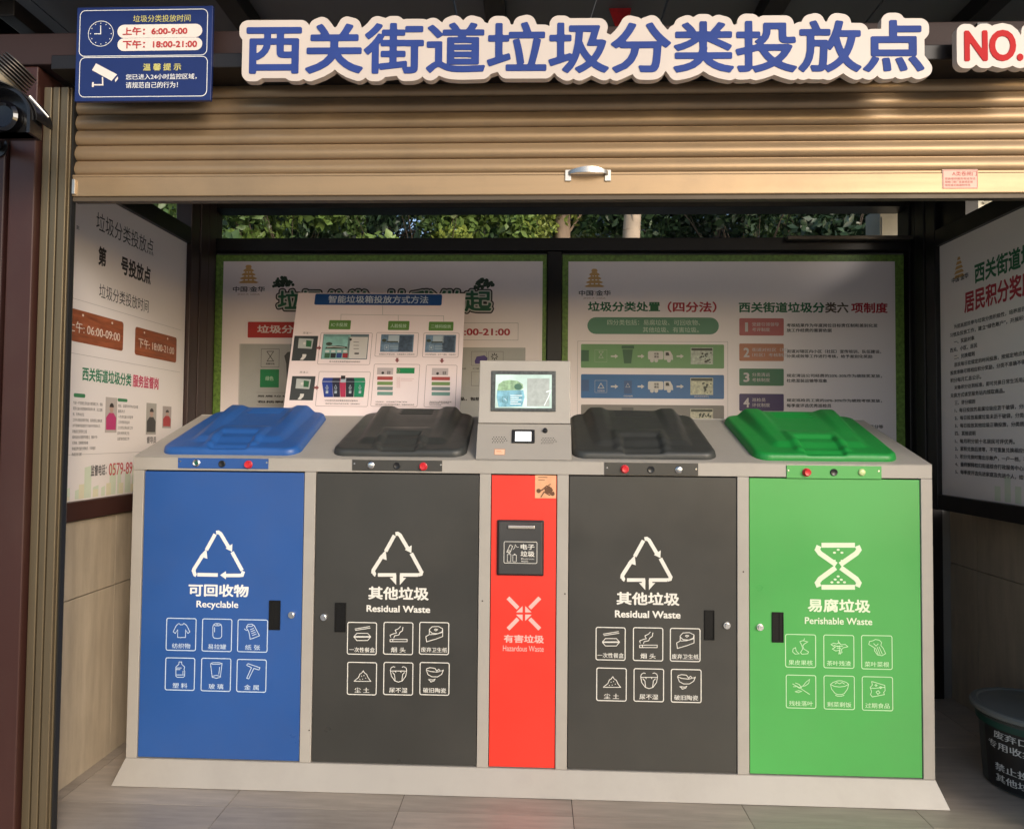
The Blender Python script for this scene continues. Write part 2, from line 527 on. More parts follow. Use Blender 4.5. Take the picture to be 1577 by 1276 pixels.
# back frame
bf = empty('back_wall', (0, 1.03, 0))
def bpart(nm, *b, m=BLK): return MB().box(*b).build(nm, m, bf, bevel=0.003)
bpart('post', -1.86, -1.79, 0.985, 1.08, 0.0, 2.62)
bpart('post', -1.782, -1.708, 0.975, 1.08, 0.0, 2.62, m=BROWN)
bpart('post', 1.87, 1.945, 0.975, 1.08, 0.0, 2.62)
bpart('post', 1.953, 2.03, 0.985, 1.08, 0.0, 2.62)
MB().box(2.034, 2.16, 1.0, 1.06, 0.0, 0.955).build('corner_panel', mat('grey_back_panel', (0.2, 0.19, 0.175), 0.6), bf)
bpart('mullion', 0.048, 0.122, 0.975, 1.08, 0.0, 2.235)
bpart('top_rail', -1.706, 1.868, 0.965, 1.08, 2.237, 2.302)
bpart('roof_beam', -1.706, 1.868, 0.96, 1.08, 2.458, 2.62)
MB().box(-1.706, 1.868, 1.02, 1.06, 0.0, 2.236).build('lower_panel', mat('grey_back_panel', (0.2, 0.19, 0.175), 0.6), bf)
bpart('sill', 1.25, 1.868, 0.925, 0.963, 2.280, 2.300, m=mat('sill_metal', (0.10, 0.085, 0.07), 0.4, 0.5))
tag(bf, 'black metal frame behind the bins with a long open slot near the top', 'wall')

# roof
rf = empty('roof', (0, 0, 2.75))
RFM = mat('roof_panel', (0.115, 0.115, 0.12), 0.5, var=0.12, scale=1.5, dirt=0.1)
for k in range(7):
    x0 = -2.45 + k * 0.72
    MB().box(x0, x0 + 0.714, -0.62, 1.35, 2.75, 2.78).build('panel', RFM, rf)
for x in (-1.95, -1.02, -0.15, 0.77, 1.47):
    MB().box(x - 0.035, x + 0.035, -0.60, 1.33, 2.685, 2.748).build('rafter', BLK, rf, bevel=0.003)
MB().box(-2.45, 2.60, -0.66, -0.622, 2.70, 2.80).build('fascia', BROWN, rf, bevel=0.003)
tag(rf, 'dark roof canopy with lengthwise rafters over the shelter', 'roof')

# front frame: posts, beam
def front_post(sx, label):
    xi = -1.518 if sx < 0 else 1.76
    f = lambda a, b: (xi - b, xi - a) if sx < 0 else (xi + a, xi + b)
    root = empty('front_post', (xi + sx * 0.16, -0.38, 0))
    x0, x1 = f(0.092, 0.178); MB().box(x0, x1, -0.405, -0.28, 0.0, 2.455).build('inner_post', BROWNR, root, bevel=0.004)
    x0, x1 = f(0.184, 0.60); MB().box(x0, x1, -0.415, -0.28, 0.0, 2.455).build('outer_post', mat('outer_post_paint', (0.030, 0.010, 0.009), 0.45, 0.1, var=0.15, scale=5, stretch=(1, 1, 0.12), dirt=0.1), root, bevel=0.004)
    x0, x1 = f(0.300, 0.306); MB().box(x0, x1, -0.4195, -0.4155, 0.0, 2.44).build('seam_strip', BROWNR, root)
    return tag(root, label, 'post')
front_post(-1, 'dark red-brown metal post at the left edge, beside the shutter guide rail')
front_post(1, 'dark red-brown metal post at the right end of the shutter')
def guide_rail(sx, label):
    xi = -1.518 if sx < 0 else 1.76
    f = lambda a, b: (xi - b, xi - a) if sx < 0 else (xi + a, xi + b)
    root = empty('guide_rail', (xi + sx * 0.045, -0.36, 0))
    x0, x1 = f(0.0, 0.088); MB().box(x0, x1, -0.375, -0.340, 0.0, 2.40).build('channel', RAILG, root, bevel=0.002)
    for a, b in ((0.004, 0.030), (0.034, 0.056), (0.060, 0.086)):
        x0, x1 = f(a, b); MB().box(x0, x1, -0.385, -0.3755, 0.0, 2.398).build('rib', RAILG, root, bevel=0.0025)
    x0, x1 = f(-0.006, -0.0005); MB().box(x0, x1, -0.37, -0.352, 0.0, 2.39).build('brush_seal', BLACKGAP, root)
    return tag(root, label, 'guide rail')
guide_rail(-1, 'bronze vertical guide rail at the left end of the roller shutter')
guide_rail(1, 'bronze vertical guide rail at the right end of the roller shutter')
bm_ = empty('front_beam', (0.1, -0.36, 2.46))
MB().box(-2.10, 2.36, -0.41, -0.30, 2.458, 2.560).build('beam', mat('beam_paint', (0.030, 0.014, 0.014), 0.65, 0.1, var=0.1, scale=4, stretch=(0.2, 1, 1)), bm_, bevel=0.004)
MB().box(-1.52, 1.76, -0.470, -0.30, 2.408, 2.454).build('shutter_box_lip', BLK, bm_, bevel=0.003)
tag(bm_, 'dark red-brown beam across the shelter front behind the letter sign', 'beam')

# roller shutter
sh = empty('roller_shutter', (0.12, -0.36, 2.03))
pitch = 0.0506
prof = [(-0.352, 0.0)] + [(-0.352 - 0.0125 * math.sin(math.pi * (0.06 + 0.86 * (1 - (1 - k / 10) ** 1.35))) ** 0.7, 0.0015 + (pitch - 0.0072) * k / 10) for k in range(11)]
prof += [(-0.350, pitch - 0.0052), (-0.350, pitch - 0.001), (-0.344, pitch - 0.001), (-0.344, 0.0)]
sm = None
for k in range(7):
    z = 2.118 + k * pitch
    if sm is None:
        s_ = MB().prism([(a, b) for a, b in prof], -1.511, 1.753)
        o = s_.build('slat', GOLD, sh, smooth=True)
        for v in o.data.vertices: v.co += WL[sh.name] - Vector((0.12, -0.36, 2.03))
        for v in o.data.vertices: v.co.z += 2.03
        sm = o.data; o.location = (0, 0, z - 2.03)
    else:
        o = bpy.data.objects.new('slat', sm); COL.objects.link(o); o.parent = sh; o.location = (0, 0, z - 2.03)
    for _ in (0,): pass
bb = MB().box(-1.511, 1.753, -0.372, -0.338, 2.044, 2.108).build('bottom_bar', GOLD, sh, bevel=0.003)
MB().box(-1.511, 1.753, -0.366, -0.340, 2.030, 2.0435).build('rubber_edge', mat('edge_strip', (0.10, 0.075, 0.05), 0.6, 0.3), sh)
MB().box(-1.511, 1.753, -0.3705, -0.340, 2.1085, 2.1145).build('hinge_strip', GOLD, sh)
# handle
hp = front(-0.372)
h0 = hp.uv(868, 272); h1 = hp.uv(943, 272)
hm = MB()
for (px) in (875, 936):
    u, v = hp.uv(px, 271)
    hm.box(u - 0.009, u + 0.009, -0.3775, -0.3722, v - 0.017, v + 0.017)
u0, v0 = hp.uv(875, 268); u1, v1 = hp.uv(936, 268)
N_ = 12
ring = []
for i in range(N_ + 1):
    t = i / N_
    x = u0 + (u1 - u0) * t; y = -0.378 - 0.024 * math.sin(math.pi * t) ** 0.6; w = 0.0075 - 0.002 * math.cos(2 * math.pi * t)
    zz = v0 + 0.003 * math.sin(math.pi * t)
    ring.append([(x, y - 0.003, zz - w), (x, y - 0.003, zz + w), (x, y + 0.001, zz + w), (x, y + 0.001, zz - w)])
vv = [p for r_ in ring for p in r_]
ff = [(4 * i + a, 4 * i + (a + 1) % 4, 4 * i + 4 + (a + 1) % 4, 4 * i + 4 + a) for i in range(N_) for a in range(4)] + [(3, 2, 1, 0), (4 * N_, 4 * N_ + 1, 4 * N_ + 2, 4 * N_ + 3)]
hm.add(vv, ff)
hm.build('handle', STEEL, sh, smooth=True)
# left latch clip
MB().box(-1.507, -1.497, -0.379, -0.3725, 2.050, 2.098).build('latch', STEEL, sh, bevel=0.001)
tag(sh, 'half-open champagne metal roller shutter with a pull handle above the bins', 'shutter')

# small sticker on the shutter
sp_ = front(-0.3726)
st = empty('price_sticker', sp_.at(*sp_.uv(1478, 275)))
Print(sp_, 0.0002).rect(1451, 261, 1506, 290.5).build('paper', mat('pale_pink_paper', (0.74, 0.52, 0.42), 0.6), st)
p = Print(sp_, 0.0008)
p.text('A类卷闸门', 1466, 264, 1504, 271, 0.01)
for k in range(3): p.text(['安装维修服务电话专线', '规格门窗厂家直销定做', '地址城北路建材市场'][k], 1455, 273.5 + k * 5, 1502 - k * 4, 277 + k * 5, 0.0)
p.rframe(1452, 262, 1505.5, 290, 0.002, 0.0012)
p.build('lettering', ink('sticker_red', (0.55, 0.05, 0.04)), st)
tag(st, 'small pink paper sticker with red print at the right of the shutter bottom bar', 'sticker')

# ================================================================== FRONT SIGNS
# main letter sign
SY = -0.50
sp0 = front(SY)
ms = empty('letter_sign', sp0.at(*sp0.uv(905, 130)))
a = sp0.uv(387, 46.5); b = sp0.uv(1414.6, 115.5); a2 = sp0.uv(387, 118.7); b2 = sp0.uv(1414.6, 39.5)
u0 = a[0]; w_ = b[0] - a[0]; zc0 = a2[1]; zh = ((a[1] - a2[1]) + (b2[1] - b[1])) / 2
tl = ((b[1] - a2[1])) / w_
TXT = '西关街道垃圾分类投放点'
spm = Plane(sp0.at(u0, zc0), (1, 0, tl), (0, 0, 1)); spm.V = Vector((0, 0, 1)); spm.N = Vector((0, -1, 0))
lo_ = glyph_loops(TXT, w_, zh, 0.0265, 0.0036, outer_only=True)
shape_on(spm, lo_, 0, 0, 0.0, 0.022).build('backing_plate', WHITEC, ms)
lo_ = glyph_loops(TXT, w_, zh, 0.0042, 0.0026)
shape_on(spm, lo_, 0, 0, 0.0222, 0.0015).build('lettering', matte(mat('sign_blue', (0.032, 0.062, 0.25), 0.4, var=0.12, scale=4), 0.12, 0.6), ms)
for px in (420, 700, 1000, 1380):
    u = sp0.uv(px, 90)[0]
    MB().box(u - 0.015, u + 0.015, SY + 0.001, -0.412, 2.480, 2.50).build('bracket', BLK, ms)
tag(ms, 'long cut-out sign of eleven blue Chinese letters on cream backing above the shutter', 'sign')
# number sign
ns_ = empty('number_sign', sp0.at(*sp0.uv(1540, 110)))
a = sp0.uv(1479, 56); b = sp0.uv(1563, 99)
wN = (b[0] - a[0]) * 1.62; hN = a[1] - b[1]
spn = front(SY); spn.o = sp0.at(a[0], b[1])
lo_ = glyph_loops('NO.13', wN, hN, 0.024, 0.004, outer_only=True)
shape_on(spn, lo_, 0, 0, 0, 0.022).build('backing_plate', WHITEC, ns_)
lo_ = glyph_loops('NO.13', wN, hN, 0.0035, 0.003)
shape_on(spn, lo_, 0, 0, 0.0222, 0.0015).build('lettering', matte(mat('sign_red', (0.52, 0.022, 0.024), 0.4), 0.12, 0.6), ns_)
MB().box(spn.o.x + 0.05, spn.o.x + 0.08, SY + 0.001, -0.412, 2.480, 2.50).build('bracket', BLK, ns_)
tag(ns_, 'small cut-out sign with red letters NO. on cream backing at the top right', 'sign')

# blue notice
nb = front(-0.48)
nbo = empty('notice_board', nb.at(*nb.uv(220, 155)))
u0, v0, u1, v1 = Print(nb).box(119, 12, 324.5, 154.5)
MB().box(u0, u1, -0.480, -0.4695, v0, v1).build('panel', mat('notice_blue', (0.010, 0.024, 0.125), 0.3, var=0.06, scale=3, rvar=0.03), nbo, bevel=0.001)
MB().box(u0 + 0.05, u1 - 0.05, -0.469, -0.396, v0 + 0.1, v0 + 0.14).build('bracket', BLK, nbo)
p = Print(nb, 0.0006)
p.rframe(123.5, 16.5, 319, 85.5, 0.018, 0.0022); p.rframe(123, 88.8, 318.8, 148.6, 0.018, 0.0022)
p.ring(155.5, 52.3, 19.3, 0.0018)
for k in range(12):
    a = R(30 * k); p.disc(155.5 + 16 * math.cos(a), 52.3 + 16 * math.sin(a), 0.8, n=8)
p.stroke([(155.3, 39.5), (155.3, 52.6), (145.5, 52.6)], 0.0028)
p.text('您已进入24小时监控区域，', 194, 114.6, 303, 122.5, 0.015)
p.text('请规范自己的行为！', 194, 126.8, 274, 135.6, 0.015)
p.build('lettering', ink('white', 0), nbo)
p = Print(nb, 0.0007)
p.poly([(148, 98), (142, 108.5), (172, 125), (180.5, 115)]); p.poly([(177, 123.5), (181.5, 118), (182, 122), (178, 127)])
p.stroke([(158, 119), (158.5, 131), (143, 131)], 0.0042); p.rect(142, 127, 144.5, 134.5)
p.rrect(181.4, 38.8, 311.5, 57.6, 0.03); p.rrect(181.4, 59.6, 311.5, 77.6, 0.03)
p.build('pictogram', ink('warm_white', (0.80, 0.72, 0.66)), nbo)
p = Print(nb, 0.0022)
p.text('上午：6:00-9:00', 189.7, 43, 289, 53.8, 0.03); p.text('下午：18:00-21:00', 189.7, 63, 303.9, 74, 0.03)
p.build('lettering', ink('notice_red', (0.48, 0.04, 0.04)), nbo)
p = Print(nb, 0.0009)
p.text('垃圾分类投放时间', 205.5, 24, 293.5, 33.6, 0.01); p.text('温 馨 提 示', 220.7, 98.4, 279, 108.8, 0.03)
p.build('lettering', ink('notice_yellow', (0.55, 0.50, 0.16)), nbo)
tag(nbo, 'blue notice board with clock and camera symbols at the top left of the shutter', 'sign')

# ================================================================== WASTE STATION
ZB, ZT, ZF = 0.0826, 1.1426, 1.1928
X0, DW, W2, GP, MG = -1.4681, 0.6092, 0.2432, 0.0415, 0.0403
xs = [X0]
for k, w_ in enumerate((DW, DW, W2, DW, DW)):
    xs.append(xs[-1] + w_)
    if k < 4: xs.append(xs[-1] + GP)
XA, XB = xs[0] - MG, xs[-1] + MG
YB, ZBK = 0.50, 1.362
ws = empty('waste_station', ((XA + XB) / 2, 0.25, 0))
MB().prism([(0.022, 0.06), (YB - 0.004, 0.06), (YB - 0.004, ZBK - 0.006), (0.022, ZF - 0.002)], XA + 0.004, XB - 0.004).build('carcass', BLACKGAP, ws)
fr = MB()
fr.box(XA, XB, 0.0, 0.0215, ZT + 0.001, ZF - 0.0015)
for i, (a, b) in enumerate([(XA, xs[0])] + [(xs[2 * k + 1], xs[2 * k + 2]) for k in range(4)] + [(xs[9], XB)]):
    fr.box(a, b, 0.0, 0.0215, ZB, ZT)
fr.build('front_frame', FRAME, ws, bevel=0.0015)
sl = (ZBK - ZF) / YB
MB().prism([(-0.001, ZF - 0.0012), (YB, ZBK - 0.0012), (YB, ZBK + 0.0008), (-0.001, ZF + 0.0008)], XA, XB).build('sloped_top', FRAME, ws, bevel=0.0006)
for a, b in ((XA - 0.0001, XA + 0.0035), (XB - 0.0035, XB + 0.0001)):
    MB().prism([(0.022, 0.06), (YB, 0.06), (YB, ZBK - 0.0015), (0.022, ZF + 0.022 * sl - 0.0015)], a, b).build('side_panel', FRAME, ws)
MB().box(XA, XB, YB + 0.001, YB + 0.05, ZBK - 0.30, ZBK + 0.004).build('rear_ledge', FRAME, ws, bevel=0.002)
# flared plinth, three sheets meeting at the corners
FLR, SLR = 0.045, 0.024
z1 = ZB - 0.002
pk = MB()
pk.add([(XA, -0.0015, z1), (XB, -0.0015, z1), (XB + SLR, -FLR, 0.002), (XA - SLR, -FLR, 0.002),
        (XA, 0.0005, z1), (XB, 0.0005, z1), (XB + SLR - .002, -FLR + .002, 0.002), (XA - SLR + .002, -FLR + .002, 0.002)],
       [(3, 2, 1, 0), (4, 5, 6, 7), (0, 1, 5, 4), (2, 3, 7, 6)])
for X, s_ in ((XA, -1), (XB, 1)):
    pk.add([(X, -0.0015, z1), (X, YB, z1), (X + s_ * SLR, YB, 0.002), (X + s_ * SLR, -FLR, 0.002)], [(0, 1, 2, 3)])
pk.build('plinth', FRAME, ws)
for px_, py_ in ((476, 1124), (743, 925), (870, 914), (1018, 1207), (1145, 880)):
    u_, v_ = front(-0.001).uv(px_, py_)
    if v_ > ZB: MB().cyl((u_, -0.0002, v_), (u_, -0.0022, v_), 0.0028, 0.0020, 10).build('rivet', mat('rivet_dark', (0.06, 0.05, 0.04), 0.5, 0.5), ws, smooth=True)
MB().box(XA, XB, 0.0003, 0.021, ZB - 0.0035, ZB - 0.0005).build('door_sill', FRAME, ws)

PF = front(0.0035)
def recycle(p, cx, yt, res=False, ybar=None):
    w = 0.0135
    X = lambda x: cx + x
    Y = lambda y: yt + y
    p.stroke([(X(-38.5), Y(63)), (X(-38), Y(58)), (X(-24), Y(36))], w)
    p.poly([(X(-29.5), Y(38.5)), (X(-19), Y(27)), (X(-17.5), Y(42.5))][::1])
    p.stroke([(X(-19), Y(29)), (X(-5.5), Y(4.5))], w)
    p.stroke([(X(-4), Y(2.2)), (X(-0.5), Y(1.6)), (X(3), Y(4)), (X(16), Y(26))], w)
    p.poly([(X(10.5), Y(26.5)), (X(21), Y(19.5)), (X(20.5), Y(31.5))])
    p.stroke([(X(20.5), Y(32)), (X(36), Y(60.5))], w)
    if not res:
        p.poly([(X(-42), Y(60)), (X(-36.5), Y(60)), (X(-33.5), Y(66.5)), (X(-36), Y(70.5)), (X(-39), Y(68.5))])
        p.stroke([(X(-33), Y(66.8)), (X(-1.5), Y(67.3))], w)
        p.stroke([(X(38), Y(61.5)), (X(36), Y(67.5)), (X(31), Y(68)), (X(9), Y(68))], w * 0.95)
        p.poly([(X(11), Y(61.5)), (X(2), Y(67.5)), (X(11), Y(74))])
    else:
        p.poly([(X(-41), Y(58)), (X(-36), Y(58)), (X(-33.5), Y(63.5)), (X(-35.5), Y(68)), (X(-39), Y(65))])
        yb = Y(65.2)
        for s_ in (-1, 1):
            p.stroke([(X(s_ * 31), yb), (X(s_ * 3), yb)], w * 0.95)
            p.stroke([(X(s_ * 5.4), yb), (X(s_ * 5.4), yb + 7)], w * 0.95)
            p.poly([(X(s_ * 2.8), yb + 15.5), (X(s_ * 12.5), yb + 4.5), (X(s_ * 2.8), yb + 4.5)])
        p.stroke([(X(37), Y(59)), (X(35.5), Y(64)), (X(31), yb)], w * 0.9)

IC = {   # line drawings in a 100 x 100 field, y down
 'shirt': [[(36, 8), (20, 22), (2, 62), (14, 72), (28, 50), (28, 98), (74, 98), (74, 50), (88, 72), (99, 62), (80, 20), (64, 8), (57, 17), (43, 17), (36, 8)]],
 'can': [[(28, 14), (24, 26), (24, 86), (32, 97), (50, 100), (68, 97), (76, 86), (76, 26), (72, 14)], [(28, 12), (40, 5), (60, 5), (72, 12), (60, 19), (40, 19), (28, 12)], [(34, 28), (34, 60)], [(44, 12), (56, 12)]],
 'paper': [[(12, 22), (22, 6), (44, 4), (58, 14), (88, 78), (60, 90), (34, 100), (32, 82), (26, 52), (12, 26), (24, 18), (40, 20), (52, 12)], [(34, 40), (56, 30)], [(38, 52), (61, 42)], [(42, 64), (66, 54)], [(46, 76), (71, 66)], [(0, 34), (12, 44), (24, 42)]],
 'bottle': [[(42, 2), (58, 2), (58, 16), (76, 34), (72, 50), (76, 60), (76, 92), (68, 99), (32, 99), (24, 92), (24, 34), (42, 16), (42, 2)], [(26, 40), (58, 40)], [(26, 50), (50, 50)], [(26, 84), (74, 84)], [(66, 58), (66, 80)]],
 'glass': [[(16, 8), (26, 94), (50, 100), (74, 94), (84, 8)], [(16, 8), (32, 13), (68, 13), (84, 8), (68, 3), (32, 3), (16, 8)], [(26, 88), (50, 82), (74, 88)], [(70, 30), (65, 76)]],
 'hammer': [[(18, 12), (28, 2), (98, 28), (92, 42), (62, 32), (32, 98), (20, 94), (48, 27), (18, 12)]],
 'lunch': [[(5, 18), (95, 2)], [(8, 27), (98, 12)], [(0, 68), (18, 46), (82, 46), (100, 68), (82, 92), (18, 92), (0, 68)], [(0, 66), (100, 66)], [(2, 71), (98, 71)]],
 'smoke': [[(0, 84), (100, 84), (100, 99), (0, 99), (0, 84)], [(16, 84), (16, 99)], [(4, 72), (0, 58), (22, 48), (38, 44), (30, 26), (50, 16), (62, 2)], [(22, 76), (26, 62), (52, 56), (58, 40), (72, 30), (76, 6)]],
 'roll': [[(20, 22), (36, 4), (72, 2), (98, 16), (94, 36), (70, 48), (38, 46), (20, 30), (20, 22)], [(48, 22), (58, 18), (68, 22), (58, 30), (48, 22)], [(20, 28), (20, 54), (0, 66), (4, 100), (60, 82), (98, 66), (98, 20)], [(24, 54), (56, 52), (96, 40)]],
 'dust': [[(0, 96), (14, 84), (28, 72), (36, 50), (46, 44), (56, 30), (64, 44), (76, 52), (84, 72), (100, 96), (0, 96)], [(44, 62), (48, 66)], [(58, 58), (62, 62)], [(50, 80), (54, 84)], [(68, 74), (72, 78)], [(34, 82), (38, 86)]],
 'diaper': [[(6, 10), (2, 26), (8, 62), (28, 92), (50, 100), (72, 92), (92, 62), (98, 26), (94, 10)], [(6, 10), (20, 2), (30, 6)], [(94, 10), (80, 2), (70, 6)], [(4, 30), (96, 30)], [(14, 38), (26, 52), (30, 90)], [(86, 38), (74, 52), (70, 90)], [(30, 30), (34, 40)], [(62, 30), (66, 40)]],
 'bowl': [[(0, 22), (10, 52), (34, 66), (66, 66), (90, 50), (100, 24), (84, 30), (72, 18), (62, 30), (50, 12), (22, 8), (4, 14), (0, 22), (24, 32), (60, 36), (96, 28)], [(10, 82), (40, 86), (52, 80), (46, 92), (26, 98), (22, 90), (10, 82)]],
 'apple': [[(44, 20), (62, 14), (88, 22), (72, 32), (60, 46), (66, 66), (92, 84), (88, 96), (56, 99), (48, 88), (60, 66), (54, 42), (44, 20)], [(66, 14), (70, 0)], [(6, 66), (20, 58), (24, 80), (40, 96), (18, 98), (4, 84), (6, 66)]],
 'leaves': [[(4, 34), (20, 26), (36, 30), (50, 22), (60, 36), (84, 34), (98, 48), (74, 54), (62, 66), (66, 84), (48, 92), (52, 70), (30, 74), (12, 62), (28, 52), (4, 34)], [(30, 44), (70, 46)], [(36, 58), (60, 58)], [(44, 8), (50, 30)], [(52, 40), (56, 96)], [(20, 38), (46, 50)]],
 'cabbage': [[(20, 40), (4, 30), (8, 12), (26, 8), (40, 0), (62, 4), (74, 18), (70, 36), (84, 56), (96, 86), (76, 99), (52, 94), (36, 70), (34, 50), (20, 40)], [(40, 50), (56, 92)], [(50, 46), (66, 92)], [(60, 44), (78, 90)], [(30, 24), (44, 40), (56, 26)]],
 'twig': [[(0, 30), (40, 54), (98, 96)], [(40, 54), (60, 42), (76, 20), (96, 2), (92, 26), (72, 42), (60, 44)], [(14, 78), (34, 72), (52, 76), (34, 84), (14, 78)], [(4, 48), (24, 46), (40, 58)], [(16, 24), (38, 34), (52, 56)]],
 'rice': [[(0, 28), (6, 56), (26, 84), (40, 90), (62, 90), (76, 84), (94, 56), (100, 28), (78, 40), (50, 44), (22, 40), (0, 28), (14, 16), (40, 6), (62, 6), (88, 16), (100, 28)], [(26, 94), (40, 100), (62, 100), (76, 94)], [(24, 26), (36, 16), (50, 24), (64, 16), (78, 26)]],
 'cheese': [[(16, 4), (88, 28), (90, 60), (82, 70), (86, 84), (20, 98), (10, 84), (16, 66), (8, 40), (20, 26), (16, 4)], [(40, 68), (52, 60), (62, 72), (50, 82), (40, 68)], [(38, 22), (46, 28), (40, 34), (34, 28), (38, 22)], [(64, 34), (72, 40), (66, 48), (60, 40), (64, 34)], [(10, 44), (30, 46), (88, 40)]],
}
def icon(p, name, x0, y0, x1, y1, w):
    for l in IC[name]:
        pts = [(x0 + (x1 - x0) * a / 100, y0 + (y1 - y0) * b / 100) for a, b in l]
        p.stroke(pts, w, False)
def iconset(p, boxes, names, labels, wf=0.0032, wi=0.0024, rel=(0.22, 0.13, 0.80, 0.60), lab=(0.20, 0.76, 0.82, 0.925), wide=()):
    for i, (b, nm, tx) in enumerate(zip(boxes, names, labels)):
        x0, y0, x1, y1 = b; W_, H_ = x1 - x0, y1 - y0
        p.rframe(x0, y0, x1, y1, 0.008, wf)
        icon(p, nm, x0 + W_ * rel[0], y0 + H_ * rel[1], x0 + W_ * rel[2], y0 + H_ * rel[3], wi)
        n = len(tx.replace(' ', ''))
        hw = {2: 0.25, 3: 0.31, 4: 0.39, 5: 0.44}[n]
        p.text(tx, x0 + W_ * (0.5 - hw), y0 + H_ * lab[1], x0 + W_ * (0.5 + hw), y0 + H_ * lab[3], 0.012)

def door(k, m, label):
    a, b = xs[2 * k], xs[2 * k + 1]
    o = MB().box(a + 0.0028, b - 0.0028, 0.0035, 0.0215, ZB + 0.003, ZT - 0.0042).build('door', m, ws, bevel=0.0012)
    o['label'] = label
    return o
def slot(d, x0, y0, x1, y1, side):
    u0, v0, u1, v1 = Print(PF).box(x0, y0, x1, y1)
    e = 0.0035
    f = MB()
    f.box(u0, u0 + e, -0.001, 0.0032, v0, v1); f.box(u1 - e, u1, -0.001, 0.0032, v0, v1)
    f.box(u0 + e, u1 - e, -0.001, 0.0032, v0, v0 + e); f.box(u0 + e, u1 - e, -0.001, 0.0032, v1 - e, v1)
    f.box(u0 + e, u1 - e, 0.0022, 0.0031, v0 + e, v1 - e)
    f.box((u0 + e) if side > 0 else (u1 - e - 0.012), (u0 + e + 0.012) if side > 0 else (u1 - e), 0.0006, 0.0021, v0 + e, v1 - e)
    f.build('handle', matte(mat('matt_black_pull', (0.008, 0.008, 0.008), 0.5), 0.2, 0.5), d, bevel=0.0006)
def lock(d, x, y):
    u, v = PF.uv(x, y)
    f = MB().cyl((u, 0.0034, v), (u, -0.003, v), 0.0135, 0.0125); f.cyl((u, -0.003, v), (u, -0.010, v), 0.0095, 0.0085)
    f.box(u - 0.0012, u + 0.0012, -0.0106, -0.0101, v - 0.006, v + 0.006)
    f.build('lock', CHROME, d, smooth=True)

d = door(0, BLUE, 'blue door marked Recyclable')
p = Print(PF)
recycle(p, 337, 817.5)
p.text('可回收物', 290.6, 898.2, 382.8, 919, 0.035); p.text('Recyclable', 302.9, 924.2, 367, 938.8, 0.02)
p.build('lettering', WHITE, d)
p = Print(PF, 0.0004)
iconset(p, [(256.4, 950.5, 301.7, 1002), (311.7, 951.5, 356.8, 1003.3), (366.2, 952.6, 412, 1004.3),
            (255.0, 1011.3, 299.7, 1063), (310.2, 1012, 355.3, 1064.5), (365, 1013.8, 410, 1065.8)],
        ['shirt', 'can', 'paper', 'bottle', 'glass', 'hammer'], ['纺织物', '易拉罐', '纸 张', '塑 料', '玻 璃', '金 属'])
p.build('pictograms', ink('pale_blue_white', (0.55, 0.66, 0.80)), d)
slot(d, 415, 923.8, 431.5, 969.3, 1); lock(d, 449.7, 946)

RN = ['lunch', 'smoke', 'roll', 'dust', 'diaper', 'bowl']; RT = ['一次性餐盒', '烟 头', '废弃卫生纸', '尘 土', '尿不湿', '破旧陶瓷']
d = door(1, DARK, 'charcoal door marked Residual Waste, left of the red door')
p = Print(PF)
recycle(p, 613, 819.5, True)
p.text('其他垃圾', 567.4, 902.3, 660.3, 924, 0.035); p.text('Residual Waste', 564.6, 931, 662.5, 943.2, 0.03)
p.build('lettering', ink('door_white', (0.74, 0.72, 0.66)), d)
p = Print(PF, 0.0004)
iconset(p, [(535, 956.8, 580, 1008), (590.8, 956.8, 636, 1008), (645.9, 956.8, 691.4, 1008),
            (535, 1018.2, 580, 1070), (590.8, 1018.4, 636, 1070.2), (646.5, 1018.5, 692, 1070.4)], RN, RT)
p.build('pictograms', ink('door_white', 0), d)
slot(d, 516.4, 927.4, 532.4, 972.6, -1); lock(d, 499, 949.4)

d = door(2, RED, 'narrow red door marked Hazardous Waste')
p = Print(PF)
for sx, sy in ((-1, -1), (1, -1), (-1, 1), (1, 1)):
    cx, cy = 806.8, 944
    T = lambda a, b: (cx + sx * a, cy + sy * b)
    p.stroke([T(24.5, 24.0), T(9, 8.2)], 0.0145)
    p.poly([T(2.0, 1.6), T(12.0, 1.8), T(2.0, 11.5)])
p.text('有害垃圾', 776, 976.4, 837.6, 990, 0.03); p.text('Hazardous Waste', 774.6, 993, 837.3, 1003, 0.0)
p.build('lettering', ink('pinkish_white', (0.80, 0.46, 0.42)), d)
u0, v0, u1, v1 = Print(PF).box(766, 799.6, 837.3, 886)
bx = MB()
e = 0.006
bx.box(u0, u1, -0.006, 0.0032, v0, v1)
o = bx.build('deposit_box', BLACKP, d, bevel=0.005)
o = MB().box(u0 + e, u1 - e, -0.013, -0.0062, v0 + e, v1 - e).build('deposit_flap', mat('charcoal_flap', (0.050, 0.05, 0.05), 0.32), d, bevel=0.004)
pb = front(-0.013)
a = pb.uv(782.2, 808.2); b = pb.uv(823.7, 814.2)
MB().box(a[0], b[0], -0.020, -0.0132, b[1], a[1]).build('handle', STEEL, d, bevel=0.003)
p = Print(pb, 0.0005)
p.rframe(776, 833, 827.2, 867.6, 0.005, 0.0018)
p.text('电子', 801.9, 837.3, 823.1, 845.8, 0.02); p.text('垃圾', 801.9, 847.9, 823.1, 856.9, 0.02)
p.text('Electronic', 802.7, 858.6, 822.6, 861.4, 0.0, res=1); p.text('waste', 802.7, 862.4, 813.5, 865, 0.0, res=1)
p.stroke([(785.5, 838.5), (789.5, 840.5), (785, 851.5), (780.5, 849.5)], 0.0018, True); p.ring(783.7, 848.2, 1.5, 0.0012, n=12)
p.stroke([(790, 846), (793, 842), (793.5, 838), (796, 842), (799, 842)], 0.0014)
